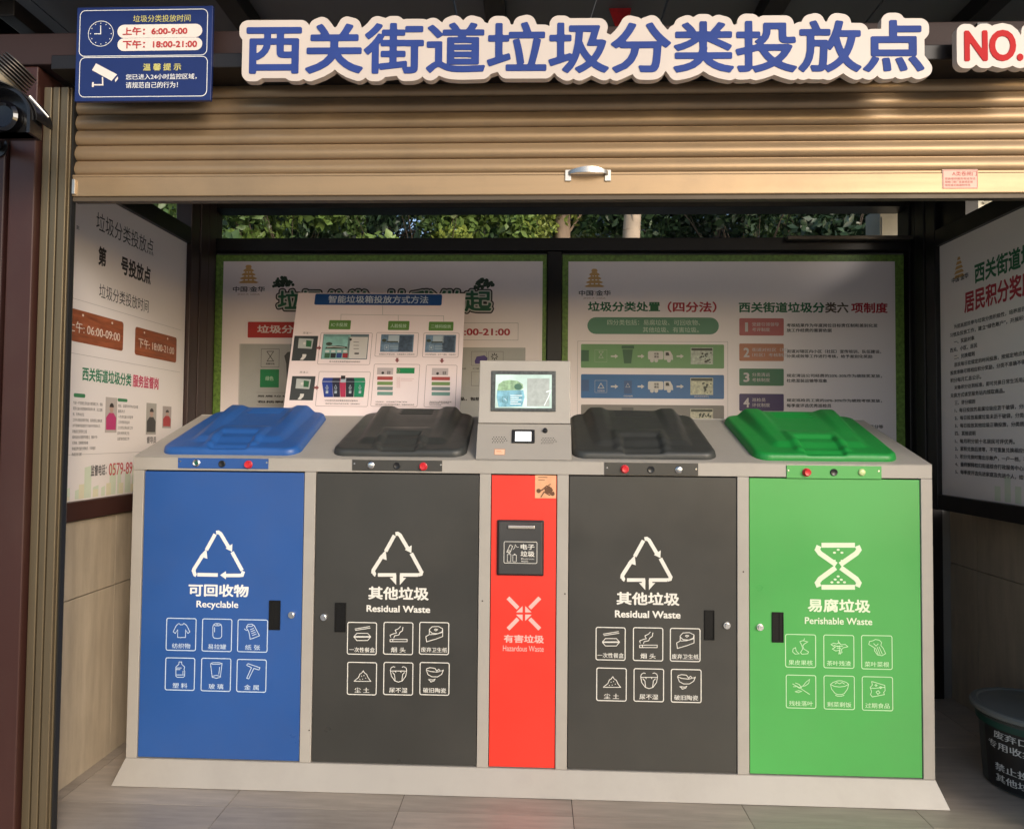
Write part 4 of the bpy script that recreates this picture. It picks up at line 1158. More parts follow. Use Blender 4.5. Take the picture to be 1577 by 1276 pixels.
# ================================================================== PINK INSTRUCTION BOARD
pa = Vector(front(0.53).at(*front(0.53).uv(440.5, 640))); pb_ = Vector(front(0.53).at(*front(0.53).uv(711.5, 648)))
pt_ = Vector(front(0.70).at(*front(0.70).uv(455, 446.5)))
U_ = (pb_ - pa).normalized(); Vv = (pt_ - pa) ; Vv = (Vv - U_ * Vv.dot(U_)).normalized()
_nn = U_.cross(Vv); _rot = Matrix.Rotation(R(1.1), 3, _nn); U_ = _rot @ U_; Vv = _rot @ Vv
pa = pa - Vv * max(0, (pa.z - ZBK - 0.008) / Vv.z)
IP = Plane(pa, U_, Vv)
ib = empty('instruction_board', pa + U_ * 0.4)
uL = 0.0; uR = (IP.uv(713, 456)[0] + IP.uv(711.5, 646)[0]) / 2; vT = (IP.uv(455, 447)[1] + IP.uv(713, 455.5)[1]) / 2
uL = (IP.uv(455, 447)[0] + IP.uv(441, 632)[0]) / 2
MB().obox(IP.o, IP.U, IP.V, IP.N, uL, uR, 0, vT, -0.006, 0).build('panel', mat('pale_pink_board', (0.84, 0.71, 0.70), 0.35, var=0.04, scale=2, rvar=0.04), ib, bevel=0.0008)
ps = IP.at(0.4, vT * 0.8, -0.008)
MB().cyl(ps, (ps.x, 0.945, ZBK - 0.02), 0.006).build('prop_leg', STEEL, ib, smooth=True)
MB().box(ps.x - 0.3, ps.x + 0.3, 0.552, 0.96, ZBK - 0.035, ZBK - 0.027).build('prop_base', BLK, ib)
q = lambda x, y: (420 + x / 3.584, 430 + y / 3.584)      # measured on an enlarged view
class QP(Print):
    def P(s, x, y): return s.pl.uv(*q(x, y))
    def disc(s, x, y, rx, ry=None, n=16):
        c = s.P(x, y); e = s.P(x + rx, y); r = abs(e[0] - c[0]); k = r * ((ry or rx) / rx)
        return s.poly_uv([(c[0] + r * math.cos(2 * math.pi * i / n), c[1] + k * math.sin(2 * math.pi * i / n)) for i in range(n)])
L1, L2, L3, L4 = 0.0006, 0.0012, 0.0018, 0.0024
QP(IP, L1).rrect(236, 80, 932, 145, 0.008).build('title_band', ink('title_blue', (0.012, 0.065, 0.22)), ib)
QP(IP, L2).text('智能垃圾箱投放方式方法', 310, 90, 858, 134, 0.02).build('lettering', ink('title_pale', (0.55, 0.60, 0.68)), ib)
p = QP(IP, L1); p.stroke([(607, 145), (607, 195)], 0.0016)
p.stroke([(376, 226), (377, 194), (943, 202), (944, 234)], 0.0016); p.stroke([(693, 198), (693, 230)], 0.0016)
p.build('connector_lines', INKLINE, ib)
p = QP(IP, L1)
for b in ((313, 226, 428, 277), (639, 230, 752, 281), (863, 234, 996, 284)): p.rrect(*b, 0.004)
p.build('caption_tag', ink('leaf_green', (0.10, 0.22, 0.045)), ib)
p = QP(IP, L2); p.text('IC卡投放', 325, 240, 412, 262, 0.01); p.text('人脸投放', 651, 246, 738, 268, 0.01); p.text('二维码投放', 874, 250, 984, 270, 0.01)
p.build('lettering', ink('mint', 0), ib)
p = QP(IP, L1)
for b in ((266, 294, 536, 472), (574, 293, 798, 428), (834, 295, 1024, 432), (560, 467, 798, 704), (848, 472, 1008, 706), (256, 508, 524, 703)): p.rframe(*b, 0.007, 0.0016)
p.build('ruled_frames', ink('frame_brown', (0.20, 0.13, 0.13)), ib)
for (x0, y0, x1, y1) in ((121, 312, 236, 450), (108, 534, 222, 668)):
    QP(IP, L1).rect(x0, y0, x1, y1).build('photo_print', ink('photo_charcoal', (0.045, 0.05, 0.05)), ib)
    QP(IP, L2).poly([(x0 + 18, y0 + 68), (x1 - 20, y0 + 72), (x1 - 10, y0 + 18), (x0 + 24, y0 + 14)]).build('photo_print', ink('photo_silver', (0.42, 0.44, 0.42)), ib)
    QP(IP, L3).poly([(x1 - 52, y0 + 60), (x1 - 24, y0 + 62), (x1 - 20, y0 + 28), (x1 - 50, y0 + 24)]).build('photo_print', ink('dark_green_print', 0), ib)
    p = QP(IP, L3); p.poly([(x0 + 30, y1 - 6), (x0 + 42, y1 - 22), (x0 + 62, y1 - 34), (x0 + 62, y1 - 20), (x0 + 46, y1 - 4)][::1]); p.rect(x0 + 44, y1 - 36, x0 + 64, y1 - 24); p.disc(x0 + 55, y0 + 42, 8)
    p.build('photo_print', ink('photo_light', (0.62, 0.60, 0.56)), ib)
p = QP(IP, L2); p.rect(284, 306, 418, 440).build('picture', mat('picture_teal', (0.22, 0.42, 0.38), 0.4, var=0.25, scale=30), ib)
p = QP(IP, L2); p.rect(417, 318, 516, 438); p.build('picture', ink('picture_white', (0.56, 0.53, 0.50)), ib)
p = QP(IP, L1 + 0.0003); p.rect(281, 302, 520, 442); p.build('picture_edge', ink('steel_grey', (0.10, 0.14, 0.16)), ib)
for (x0, y0, x1, y1) in ((600, 304, 774, 402), (846, 306, 1008, 404)):
    QP(IP, L2).rect(x0, y0, x1, y1).build('picture', mat('picture_blue_grey', (0.13, 0.20, 0.28), 0.4, var=0.35, scale=40), ib)
    p = QP(IP, L3); p.rect(x0 + (x1 - x0) * 0.57, y0 + 8, x1 - 6, y1 - 4); p.build('picture', mat('picture_dark_slate', (0.06, 0.085, 0.12), 0.4, var=0.4, scale=60), ib)
    p = QP(IP, L3); p.rect(x0 + 40, y0 + 6, x0 + 98, y0 + 46); p.rframe(x0 + 18, y0 + 58, x0 + 40, y0 + 86, 0.001, 0.002); p.rect(x0 + 25, y0 + 66, x0 + 33, y0 + 78)
    for k in range(3): p.rect(x0 + 48, y0 + 60 + k * 9, x0 + 92, y0 + 63 + k * 9)
    p.build('picture', ink('picture_pale', (0.40, 0.46, 0.50)), ib)
    p = QP(IP, L4); p.disc(x0 + 16, y0 + 34, 13, 9); p.rect(x0 + 30, y0 + 38, x0 + 92, y0 + 46); p.build('picture', ink('photo_dark', 0), ib)
p = QP(IP, L3)
for k, c in enumerate(((0.05, 0.12, 0.06), (0.03, 0.03, 0.03), (0.03, 0.06, 0.2), (0.30, 0.03, 0.04))):
    QP(IP, L3).rect(288 + k * 33, 408, 314 + k * 33, 434).build('colour_swatch', ink('swatch_%d' % k, c), ib)
p.disc(312, 357, 18, 10); p.poly([(288, 384), (300, 372), (330, 368), (360, 366), (410, 372), (414, 384)]); p.rect(290, 312, 418, 315)
p.build('picture', ink('photo_dark', 0), ib)
p = QP(IP, L4)
for k in range(4): p.rect(292 + k * 33, 392, 312 + k * 33, 404)
p.stroke([(300, 376), (340, 372), (400, 378)], 0.003); p.build('picture', ink('photo_light', 0), ib)
p = QP(IP, L3); p.disc(431, 333, 7, n=10); p.rect(452, 406, 476, 414)
for k in range(3): p.rect(446, 346 + k * 18, 476, 349 + k * 18)
p.text('方法一', 168, 291, 214, 303, 0.0); p.text('方法二', 150, 507, 196, 519, 0.0)
for t_, x0, y0, x1, y1 in (('刷卡后显示投放界面选择投放类别', 314, 450, 482, 460), ('屏幕显示人脸识别，对准摄像头识别成功', 588, 409, 782, 420), ('点击扫码投放，出示二维码，扫描成功', 842, 411, 1010, 421),
        ('“识别成功后选择需要投放的垃圾种类', 286, 664, 470, 675), ('相应投口自动开启并投放（请勿超时）', 292, 682, 482, 692),
        ('识别成功，点击按钮打开箱门投放', 568, 672, 742, 681), ('请将垃圾分类投放到相应的箱内，投放后自动关闭', 566, 686, 780, 697),
        ('手机打开小程序扫码后选择', 866, 672, 986, 681), ('类别投放箱门自动开启', 864, 680, 972, 688), ('积分实时到账', 866, 690, 930, 698)):
    p.text(t_, x0, y0, x1, y1, 0.0, res=1)
p.build('lettering', INKK, ib)
p = QP(IP, L2)
for x, y in ((241, 379), (228, 598)): p.rect(x, y - 6, x + 14, y + 6); p.poly([(x + 13, y + 14), (x + 28, y), (x + 13, y - 14)])
for x, y in ((687, 434), (934, 437)): p.rect(x - 6, y, x + 6, y + 12); p.poly([(x - 13, y + 11), (x, y + 27), (x + 13, y + 11)])
p.build('arrows', ink('arrow_red_brown', (0.24, 0.07, 0.07)), ib)
for k, (nm, c) in enumerate((('bar_a_red', (0.38, 0.07, 0.06)), ('bar_a_green', (0.17, 0.27, 0.09)), ('bar_a_grey', (0.17, 0.22, 0.21)), ('bar_a_teal', (0.15, 0.29, 0.24)))):
    QP(IP, L2).rect(578, 536 + k * 28, 662, 556 + k * 28).build('colour_bar', ink(nm, c), ib)
    QP(IP, L2).rect(878, 538 + k * 28, 978, 558 + k * 28).build('colour_bar', ink(nm, c), ib)
p = QP(IP, L2); p.rect(578, 488, 664, 526); p.rect(880, 490, 968, 530); p.build('picture', ink('picture_pale_pink', (0.50, 0.43, 0.43)), ib)
QP(IP, L2).rect(685, 488, 782, 520).build('picture', ink('flag_green', 0), ib)
p = QP(IP, L3); p.disc(608, 517, 8, n=8); p.text('投放', 632, 506, 650, 524, 0.02); p.disc(910, 520, 8, n=8); p.text('投放', 938, 508, 958, 526, 0.02); p.build('lettering', INKK, ib)
p = QP(IP, L3); p.ring(694, 505, 8, 0.0016, n=12)
for k in range(5): p.rframe(686, 542 + k * 12, 702, 550 + k * 12, 0.0005, 0.0008)
p.rect(706, 548, 780, 550); p.rect(706, 558, 770, 560); p.build('ruled_lines', ink('soft_red', (0.48, 0.22, 0.22)), ib)
xsb = [272, 328, 370, 404, 452, 512]
for k, c in enumerate(((0.02, 0.045, 0.25), (0.018, 0.02, 0.04), (0.42, 0.03, 0.08), (0.018, 0.02, 0.03), (0.01, 0.22, 0.10))):
    x0, x1 = xsb[k], xsb[k + 1]
    QP(IP, L2).poly([(x0 + 12 - k * 4, 650), (x1 + 6 - k * 4, 650), (x1, 566), (x0, 566)]).build('bin_picture', ink('mini_bin_%d' % k, c), ib)
    QP(IP, L2).poly([(x0, 564), (x1, 564), (x1 + (14 - k * 6) * 0.4, 543), (x0 + (20 - k * 8) * 0.4, 543)]).build('bin_picture', ink('mini_bin_%d' % k, c), ib)
p = QP(IP, L3); p.rect(376, 546, 404, 570); p.rect(272, 563, 512, 567)
for x in (300, 348, 428, 482): p.stroke([(x, 584), (x - 7, 600), (x + 7, 600)], 0.002, True); p.rect(x - 6, 606, x + 6, 610); p.rect(x - 6, 616, x + 6, 630)
p.build('bin_picture', ink('picture_pale', 0), ib)
p = QP(IP, L4); p.rect(378, 532, 400, 552); p.build('bin_picture', INKK, ib)
tag(ib, 'pale pink instruction board with blue title strip standing behind the blue and grey lids', 'notice board')

# ================================================================== LEFT SIDE NOTICE
LW = LEFTW(XL)
ln = empty('side_notice', (XL, 0.3, 1.03))
MB().box(XL - 0.01, XL, -0.28, 0.694, 1.0285, 2.1975).build('panel', mat('side_poster_white', (0.84, 0.77, 0.73), 0.34, var=0.02, scale=1.5, rvar=0.02), ln)
def LB(x0, y0, x1, y1): return Print(LW).box(x0, y0, x1, y1)
p = Print(LW); p.text('垃圾分类投放点', 148.7, 325, 235.8, 394.7, 0.005); p.text('垃圾分类投放时间', 152.9, 436, 228.4, 481.9, 0.0); p.build('lettering', INKK, ln)
b = LB(151.8, 377.8, 231.6, 439)
p = Print(LW); p.text_uv('第', (b[0], b[1], b[0] + (b[2] - b[0]) * 0.135, b[3]), 0.04); p.text_uv('号投放点', (b[0] + (b[2] - b[0]) * 0.40, b[1], b[2], b[3]), 0.04)
p.text('主', 117, 346, 122, 354, 0.02)
p.build('lettering', INKK, ln)
wd = mat('printed_wood_plate', (0.30, 0.085, 0.035), 0.4, var=0.35, scale=14, stretch=(1, 0.6, 5))
for (x0, y0, x1, y1), (a0, b0, a1, b1), tx in (((110, 474, 188.9, 540.7), (104, 492, 184.2, 528), '上午: 06:00-09:00'), ((208.3, 502.6, 271, 558.7), (213, 521, 267.5, 548), '下午: 18:00-21:00')):
    bb_ = LB(x0, y0, x1, y1)
    p = Print(LW); p.poly_uv(p.rr_pts(bb_, 0.012)).build('wooden_plate_print', wd, ln)
    p = Print(LW, 0.0012); v0_, v1_ = bb_[1], bb_[3]; uu = LB(a0, b0, a1, b1); hh = v1_ - v0_
    p.text_uv(tx, (uu[0], v0_ + hh * 0.28, uu[2], v0_ + hh * 0.64), 0.012)
    for t_ in (0.2, 0.76): p.poly_uv([(bb_[0] + (bb_[2] - bb_[0]) * t_ + 0.005 * math.cos(a), v1_ - 0.016 + 0.005 * math.sin(a)) for a in [k * math.pi / 4 for k in range(8)]])
    p.build('lettering', ink('plate_cream', (0.75, 0.62, 0.52)), ln)
p = Print(LW)
for (x, y) in ((118, 461), (118, 545), (118, 700)):
    v_ = LW.uv(x, y)[1]; p.poly_uv([(-0.1, v_), (0.66, v_), (0.66, v_ + 0.0014), (-0.1, v_ + 0.0014)])
p.build('ruled_lines', ink('faint_line', (0.42, 0.38, 0.36)), ln)
b = LB(126.9, 564, 243.8, 600)
p = Print(LW); p.text_uv('西关街道垃圾分类', (b[0], b[1], b[0] + (b[2] - b[0]) * 0.60, b[3]), 0.03).build('lettering', ink('notice_green', (0.015, 0.20, 0.09)), ln)
p = Print(LW); p.text_uv('服务监督岗', (b[0] + (b[2] - b[0]) * 0.62, b[1], b[2], b[3]), 0.03).build('lettering', ink('notice_rose', (0.55, 0.03, 0.10)), ln)
rows = ['为进一步加强生活垃圾分类管理工作，提高', '居民垃圾分类的知晓率和参与率，设立监督', '岗，负责本点位', '工作人员每日按时到岗，指导居民正确投放', '对不按规定投放的行为进行劝导和纠正；', '并做好记录及时上报', '保持投放点周围环境整洁，箱体干净', '无异味，定期清洗消毒', '积极宣传垃圾分类知识，引导居民', '养成良好习惯']
b = LB(112.6, 617, 155.4, 703.8)
p = Print(LW)
for k, t_ in enumerate(rows):
    v_ = b[3] - (b[3] - b[1]) * k / 10; f_ = min(1.0, len(t_) / 19)
    p.text_uv(t_, (b[0], v_ - 0.0125, b[0] + (b[2] - b[0]) * f_, v_), 0.0, res=1)
b = LB(181.9, 622, 211, 681)
for k, t_ in enumerate(['姓名：监督员负责本点位巡查', '联系方式', '一负责垃圾分类宣传', '二负责现场指导', '三负责记录台账工作', '四负责环境卫生', '五配合检查工作']):
    v_ = b[3] - (b[3] - b[1]) * k / 7; p.text_uv(t_, (b[0], v_ - 0.0125, b[0] + (b[2] - b[0]) * min(1, len(t_) / 12), v_), 0.0, res=1)
b = LB(139.9, 716, 163.5, 731)
p.text_uv('监督电话：', b, 0.03)
p.text('督导员', 226, 672, 240, 682, 0.02)
p.build('lettering', ink('small_print', (0.12, 0.11, 0.11)), ln)
p = Print(LW, 0.0008); b = LB(167.6, 713, 203, 729)
p.text_uv('0579-8910', (b[0], b[1], b[0] + (b[2] - b[0]) * 1.32, b[3]), 0.01)
p.build('lettering', ink('phone_red', (0.55, 0.06, 0.07)), ln)
p = Print(LW)
p.poly_uv(p.rr_pts(LB(113.4, 605, 131, 612.5), 0.006)); p.poly_uv(p.rr_pts(LB(181, 613, 196, 619), 0.006))
p.build('caption_tag', ink('tag_green', (0.06, 0.24, 0.10)), ln)
for (x0, y0, x1, y1), c1, c2 in (((162.7, 611, 179, 666), (0.50, 0.44, 0.40), (0.52, 0.05, 0.17)), ((225.5, 620, 239.7, 669), (0.42, 0.39, 0.35), (0.07, 0.065, 0.06)), ((250.5, 625, 263, 659), (0.44, 0.38, 0.35), (0.45, 0.06, 0.06))):
    b = LB(x0, y0, x1, y1); w_, h_ = b[2] - b[0], b[3] - b[1]
    p = Print(LW, 0.0006); p.poly_uv([(b[0], b[1]), (b[2], b[1]), (b[2], b[3]), (b[0], b[3])]).build('portrait_print', ink('portrait_bg_%d' % int(x0), c1), ln)
    p = Print(LW, 0.0012); p.poly_uv([(b[0] + w_ * a, b[1] + h_ * c) for a, c in ((0.08, 0.08), (0.92, 0.08), (0.94, 0.42), (0.70, 0.56), (0.32, 0.56), (0.06, 0.42))]).build('portrait_print', ink('portrait_coat_%d' % int(x0), c2), ln)
    p = Print(LW, 0.0018); p.poly_uv([(b[0] + w_ * (0.5 + 0.17 * math.cos(a)), b[1] + h_ * (0.68 + 0.13 * math.sin(a))) for a in [k * math.pi / 7 for k in range(14)]]).build('portrait_print', ink('portrait_face', (0.50, 0.33, 0.26)), ln)
    p = Print(LW, 0.0022); p.poly_uv([(b[0] + w_ * (0.5 + 0.19 * math.cos(a)), b[1] + h_ * (0.72 + 0.12 * math.sin(a))) for a in [k * math.pi / 7 for k in range(8)]]).build('portrait_print', ink('portrait_hair', (0.05, 0.04, 0.035)), ln)
p = Print(LW, 0.0006); rr = random.Random(4)
for k in range(16):
    u_ = -0.10 + k * 0.05; h_ = rr.uniform(0.02, 0.13); w_ = rr.uniform(0.02, 0.045)
    p.poly_uv([(u_, 1.034), (u_ + w_, 1.034), (u_ + w_, 1.034 + h_), (u_, 1.034 + h_ * rr.uniform(0.8, 1))])
p.build('skyline_print', ink('pale_skyline_green', (0.66, 0.71, 0.55)), ln)
p = Print(LW, 0.0010)
for k in range(9):
    u_ = -0.11 + k * 0.08; h_ = rr.uniform(0.01, 0.08); p.poly_uv([(u_, 1.034), (u_ + 0.03, 1.034), (u_ + 0.03, 1.034 + h_), (u_, 1.034 + h_)])
p.build('skyline_print', ink('pale_skyline_yellow', (0.76, 0.70, 0.50)), ln)
tag(ln, 'tall white side notice on the left wall with two brown wooden-looking time plates', 'notice board')

# ================================================================== RIGHT SIDE NOTICE
RW = RIGHTW(XR)
rn = empty('side_notice', (XR, 0.3, 1.03))
MB().box(XR, XR + 0.01, -0.28, 0.764, 1.0285, 2.1975).build('panel', mat('side_poster_white', 0), rn)
def row(p, txt, px, py_t, px2, py_b, n_meas, bold):
    """text whose first n_meas letters span the measured corners; the rest runs on along the wall"""
    b = Print(RW).box(px, py_t, px2, py_b); n = len(txt)
    p.text_uv(txt, (b[0], b[1], b[0] + (b[2] - b[0]) * n / n_meas, b[3]), bold)
p = Print(RW); row(p, '西关街道垃圾', 1500.8, 406.5, 1572.7, 412.5, 4, 0.035); p.build('lettering', INKG, rn)
p = Print(RW); row(p, '居民积分奖励', 1485, 450, 1573.6, 457.4, 5, 0.035); p.build('lettering', INKR, rn)
p = Print(RW)
us = RW.uv(1463, 500)[0]
body = ['　为提高居民参与垃圾分类积极性，培养居民自觉做好垃圾分类投放的良好', '习惯及投放工作，建立“绿色账户”，开展积分兑换分类奖励活动', '　一、奖励对象', '西关、小区、居民', '　二、兑换规则', '　居民每日在规定的时间投放，按规定地点投放厨余垃圾可得积分', '投放准确可得相应积分奖励，分类不准确不得积分，混投扣除', '积分每月汇总公示。', '　对象积分达到标准，即可兑换日常生活用品或相应奖品', '兑换方式请至服务站内领取商品。', '　三、评分细则', '　1、每日投放的易腐垃圾应沥干破袋，分类质量好，其他积2分', '　2、每日投放易腐垃圾未沥干破袋，分类质量一般，积1分', '　3、每日投放其他垃圾正确投放，分类质量差，得0分', '　四、其他说明', '　1、每月积分前十名居民可评优秀。', '　2、累积兑换后清零，不可重复兑换相应价值的生活用品', '　3、积分兑换时需出示账户，一户一档，不得转让', '　4、最终解释权归街道综合行政服务中心和物业所有', '　5、每季度评选先进家庭及先进个人，给予相应奖励']
zt_, zb_ = RW.uv(1470, 500)[1], RW.uv(1466, 722)[1]
for k, t_ in enumerate(body):
    v_ = zt_ - (zt_ - zb_) * k / 19; n = len(t_)
    off = 0.03 if t_[0] == '　' else 0.0
    p.text_uv(t_.strip('　'), (us + off, v_ - 0.020, us + off + 0.024 * len(t_.strip('　')), v_), 0.02, res=2)
u1_ = 0.22
p.build('lettering', ink('small_print_dark', (0.05, 0.045, 0.045)), rn)
p = Print(RW, 0.0008)
b = RW.uv(1470, 425)
for k, (w_, dz) in enumerate(((0.012, 0.075), (0.022, 0.055), (0.03, 0.035), (0.036, 0.015), (0.042, -0.005))):
    c0 = RW.uv(1477, 412)
    p.poly_uv([(c0[0] - w_, c0[1] + dz - 0.04), (c0[0] + w_, c0[1] + dz - 0.04), (c0[0] + w_ * 0.6, c0[1] + dz - 0.026), (c0[0] - w_ * 0.6, c0[1] + dz - 0.026)])
p.build('emblem', INKGOLD, rn)
p = Print(RW, 0.0008); c0 = RW.uv(1466, 433); p.text_uv('中国 金华', (c0[0], c0[1] - 0.012, c0[0] + 0.12, c0[1] + 0.014), 0.02); p.build('lettering', INKK, rn)
p = Print(RW, 0.0006)
for k in range(14):
    u_ = -0.40 + k * 0.06; h_ = rr.uniform(0.04, 0.14); p.poly_uv([(u_, 1.034), (u_ + 0.035, 1.034), (u_ + 0.035, 1.034 + h_), (u_, 1.034 + h_)])
p.build('skyline_print', ink('pale_skyline_green', 0), rn)
tag(rn, 'shaded white side notice with long rows of text on the right wall', 'notice board')

# ================================================================== SMALL ROUND BIN
bc = Vector((1.865, 0.150, 0.0))
sb = empty('round_bin', bc)
GB = mat('dark_bin_plastic', (0.035, 0.042, 0.040), 0.4, var=0.15, scale=6)
H_ = 0.278
MB().lathe([(0.152, 0.002), (0.158, 0.006), (0.172, H_ - 0.04), (0.174, H_ - 0.036), (0.180, H_ - 0.032), (0.180, H_ - 0.006), (0.170, H_ - 0.004)], bc, n=64).build('body', GB, sb, smooth=True)
BLM = mat('bin_lid_plastic', (0.15, 0.16, 0.15), 0.38, var=0.1)
MB().lathe([(0.190, H_ - 0.012), (0.199, H_ - 0.006), (0.200, H_ + 0.006), (0.194, H_ + 0.013), (0.176, H_ + 0.016), (0.170, H_ + 0.011), (0.03, H_ + 0.018), (0.012, H_ + 0.020)], bc, n=64).build('lid', BLM, sb, smooth=True)
MB().lathe([(0.020, H_ + 0.0), (0.020, H_ + 0.026), (0.015, H_ + 0.032), (0.004, H_ + 0.033)], bc, n=20).build('knob', BLM, sb, smooth=True)
MB().lathe([(0.1735, H_ - 0.052), (0.1800, H_ - 0.050), (0.1815, H_ - 0.030), (0.1805, H_ - 0.026)], bc, n=64).build('rim_band', mat('bin_green_band', (0.006, 0.05, 0.035), 0.4), sb, smooth=True)
A0 = math.atan2(CAM[1] - bc.y, CAM[0] - bc.x)
def cylpt(s_, z, e=0.0012):
    r_ = 0.158 + (0.172 - 0.158) * (z - 0.006) / (H_ - 0.046) + e
    a = A0 + s_ / 0.165
    return (bc.x + r_ * math.cos(a), bc.y + r_ * math.sin(a), z)
lbm = MB(); n_ = 24
vv = [cylpt(-0.168 + 0.25 * i / n_, z) for z in (0.012, 0.226) for i in range(n_ + 1)]
lbm.add(vv, [(i, i + 1, n_ + 2 + i, n_ + 1 + i) for i in range(n_)]); lbm.build('label', mat('black_label', (0.010, 0.010, 0.011), 0.35), sb, smooth=True)
tm = MB()
for t_, s0, s1, z0, z1_ in (('废弃口罩', -0.124, 0.028, 0.190, 0.218), ('专用收集桶', -0.150, 0.042, 0.150, 0.178), ('禁止投放', -0.126, 0.026, 0.072, 0.100), ('其他垃圾', -0.126, 0.026, 0.032, 0.060)):
    v, f = glyphs(t_, 0.0, 1.0, 3); lo, hi = v.min(0), v.max(0)
    for sh__ in (0.0, 0.0012):
        tm.add([cylpt(s0 + sh__ + (a[0] - lo[0]) / (hi[0] - lo[0]) * (s1 - s0), z0 + (a[1] - lo[1]) / (hi[1] - lo[1]) * (z1_ - z0), 0.0022 + sh__ * 0.05) for a in v], f)
tm.build('lettering', ink('bin_label_white', (0.62, 0.62, 0.60)), sb)
tag(sb, 'small round dark bin with a lid and black label at the lower right', 'bin')

# ================================================================== SECURITY CAMERA, TOP LEFT
cp = front(-0.70)
def cpt(x, y, yy=-0.70): return front(yy).at(*front(yy).uv(x, y))
sc_ = empty('security_camera', cpt(10, 150))
ca_, cb_ = cpt(-55, 206, -0.66), cpt(48, 130, -0.66)
cw, ch = cb_.x - ca_.x, cb_.z - ca_.z
def arch(k_, y, sc=1.0, dz=0.0):
    cx_ = (ca_.x + cb_.x) / 2; h_ = cw / 2
    pts_ = [(cx_ + h_ * sc, ca_.z + ch * 0.02 + dz)]
    pts_ += [(cx_ + h_ * sc * math.cos(math.pi * i / k_) , ca_.z + ch * 0.38 + ch * 0.62 * sc * math.sin(math.pi * i / k_) + dz) for i in range(k_ + 1)]
    pts_ += [(cx_ - h_ * sc, ca_.z + ch * 0.02 + dz)]
    return [Vector((a, y, b)) for a, b in pts_]
GLB = mat('glossy_black', (0.010, 0.010, 0.011), 0.22, var=0.1)
A_, B_, C_, D_ = arch(18, -0.66), arch(18, -0.605, 0.93), arch(18, -0.66, 0.90), arch(18, -0.62, 0.86)
n = len(A_)
hb = MB()
hb.add(A_ + B_ + C_ + D_, [(i, (i + 1) % n, n + (i + 1) % n, n + i) for i in range(n)] + [tuple(range(n, 2 * n))]
       + [((i + 1) % n, i, 2 * n + i, 2 * n + (i + 1) % n) for i in range(n)]
       + [((i + 1) % n + 2 * n, i + 2 * n, 3 * n + i, 3 * n + (i + 1) % n) for i in range(n)] + [tuple(range(3 * n, 4 * n))[::-1]])
hb.build('housing', GLB, sc_, smooth=True)
cc_ = Vector(((ca_.x + cb_.x) / 2, -0.622, ca_.z + ch * 0.42))
MB().lathe([(0.045, 0), (0.045, 0.02), (0.036, 0.026), (0.030, 0.020), (0.01, 0.018)], cc_, (0, -1, 0), 28).build('lens', mat('lens_glass', (0.004, 0.004, 0.006), 0.05), sc_, smooth=True)
hd = MB()
k = 16; O1, O2, I1, I2 = [], [], [], []
for i in range(k + 1):
    a = R(-4 + 130 * i / k); cx_ = (ca_.x + cb_.x) / 2; zc_ = ca_.z + ch * 0.38
    for lst, rr_, yy_ in ((O1, 1.03, -0.625), (O2, 1.05, -0.69), (I2, 1.01, -0.69), (I1, 0.995, -0.625)):
        lst.append(Vector((cx_ + cw / 2 * rr_ * math.cos(a), yy_ + (0.05 * abs(math.cos(a)) if yy_ < -0.6 else 0), zc_ + ch * 0.62 * rr_ * math.sin(a))))
n = k + 1
hd.add(O1 + O2 + I2 + I1, [(q_ * n + i, q_ * n + i + 1, ((q_ + 1) % 4) * n + i + 1, ((q_ + 1) % 4) * n + i) for q_ in range(4) for i in range(k)])
hd.build('sun_hood', GLB, sc_, smooth=True)
MB().cyl(cpt(46, 149, -0.71), cpt(75, 181, -0.69), 0.0055, 0.003, 10).build('trim_edge', STEEL, sc_, smooth=True)
c0 = cc_
# tan ribbed heat-sink housing behind it
b0 = cpt(-22, 150, -0.60); b1 = cpt(22, 112, -0.58)
dd = (b1 - b0).normalized()
MB().lathe([(0.03, -0.01), (0.052, 0.0), (0.052, (b1 - b0).length * 0.72), (0.040, (b1 - b0).length * 0.80)], b0, dd, 28).build('tan_housing', mat('tan_paint', (0.22, 0.18, 0.12), 0.45), sc_, smooth=True)
for i in range(7):
    c = b0 + dd * ((b1 - b0).length * (0.72 + i * 0.085))
    MB().cyl(c, c + dd * 0.003, 0.056 - 0.0015 * i, None, 24).build('cooling_fin', mat('fin_metal', (0.09, 0.085, 0.075), 0.4, 0.5), sc_, smooth=True)
MB().cyl(b0 - dd * 0.0, (b0.x - 0.02, -0.42, b0.z + 0.05), 0.014).build('bracket_arm', BLACKP, sc_, smooth=True)
MB().cyl((c0.x - 0.02, -0.605, c0.z + 0.01), (c0.x - 0.20, -0.42, c0.z + 0.01), 0.014).build('bracket_arm', BLACKP, sc_, smooth=True)
MB().cyl((c0.x - 0.20, -0.4215, c0.z + 0.01), (c0.x - 0.20, -0.4165, c0.z + 0.01), 0.035).build('wall_plate', BLACKP, sc_, smooth=True)
tag(sc_, 'black hooded security camera with ribbed tan housing on the left post', 'security camera')

# red cloth strip and string hanging under the roof
rc_ = empty('red_cloth', cpt(955, 0, -0.20))
pp = [cpt(930, -60, -0.2), cpt(1000, -60, -0.2), cpt(974, 0, -0.2), cpt(962, 80, -0.2), cpt(936, 8, -0.2)]
mb = MB(); m_ = len(pp); fb = [v + Vector((0, 0.006 * (i % 2) + 0.003, 0)) for i, v in enumerate(pp)]
mb.add(pp + fb, [tuple(range(m_))[::-1], tuple(range(m_, 2 * m_))] + [(i, (i + 1) % m_, m_ + (i + 1) % m_, m_ + i) for i in range(m_)])
mb.build('cloth', mat('red_cloth', (0.62, 0.02, 0.02), 0.8, var=0.3, scale=30), rc_)
MB().cyl(cpt(925, -20, -0.25), cpt(908, 34, -0.25), 0.0014, n=8).build('string', ink('white', 0), rc_)
tag(rc_, 'pointed red cloth strip with a white string hanging behind the letter sign', 'banner')

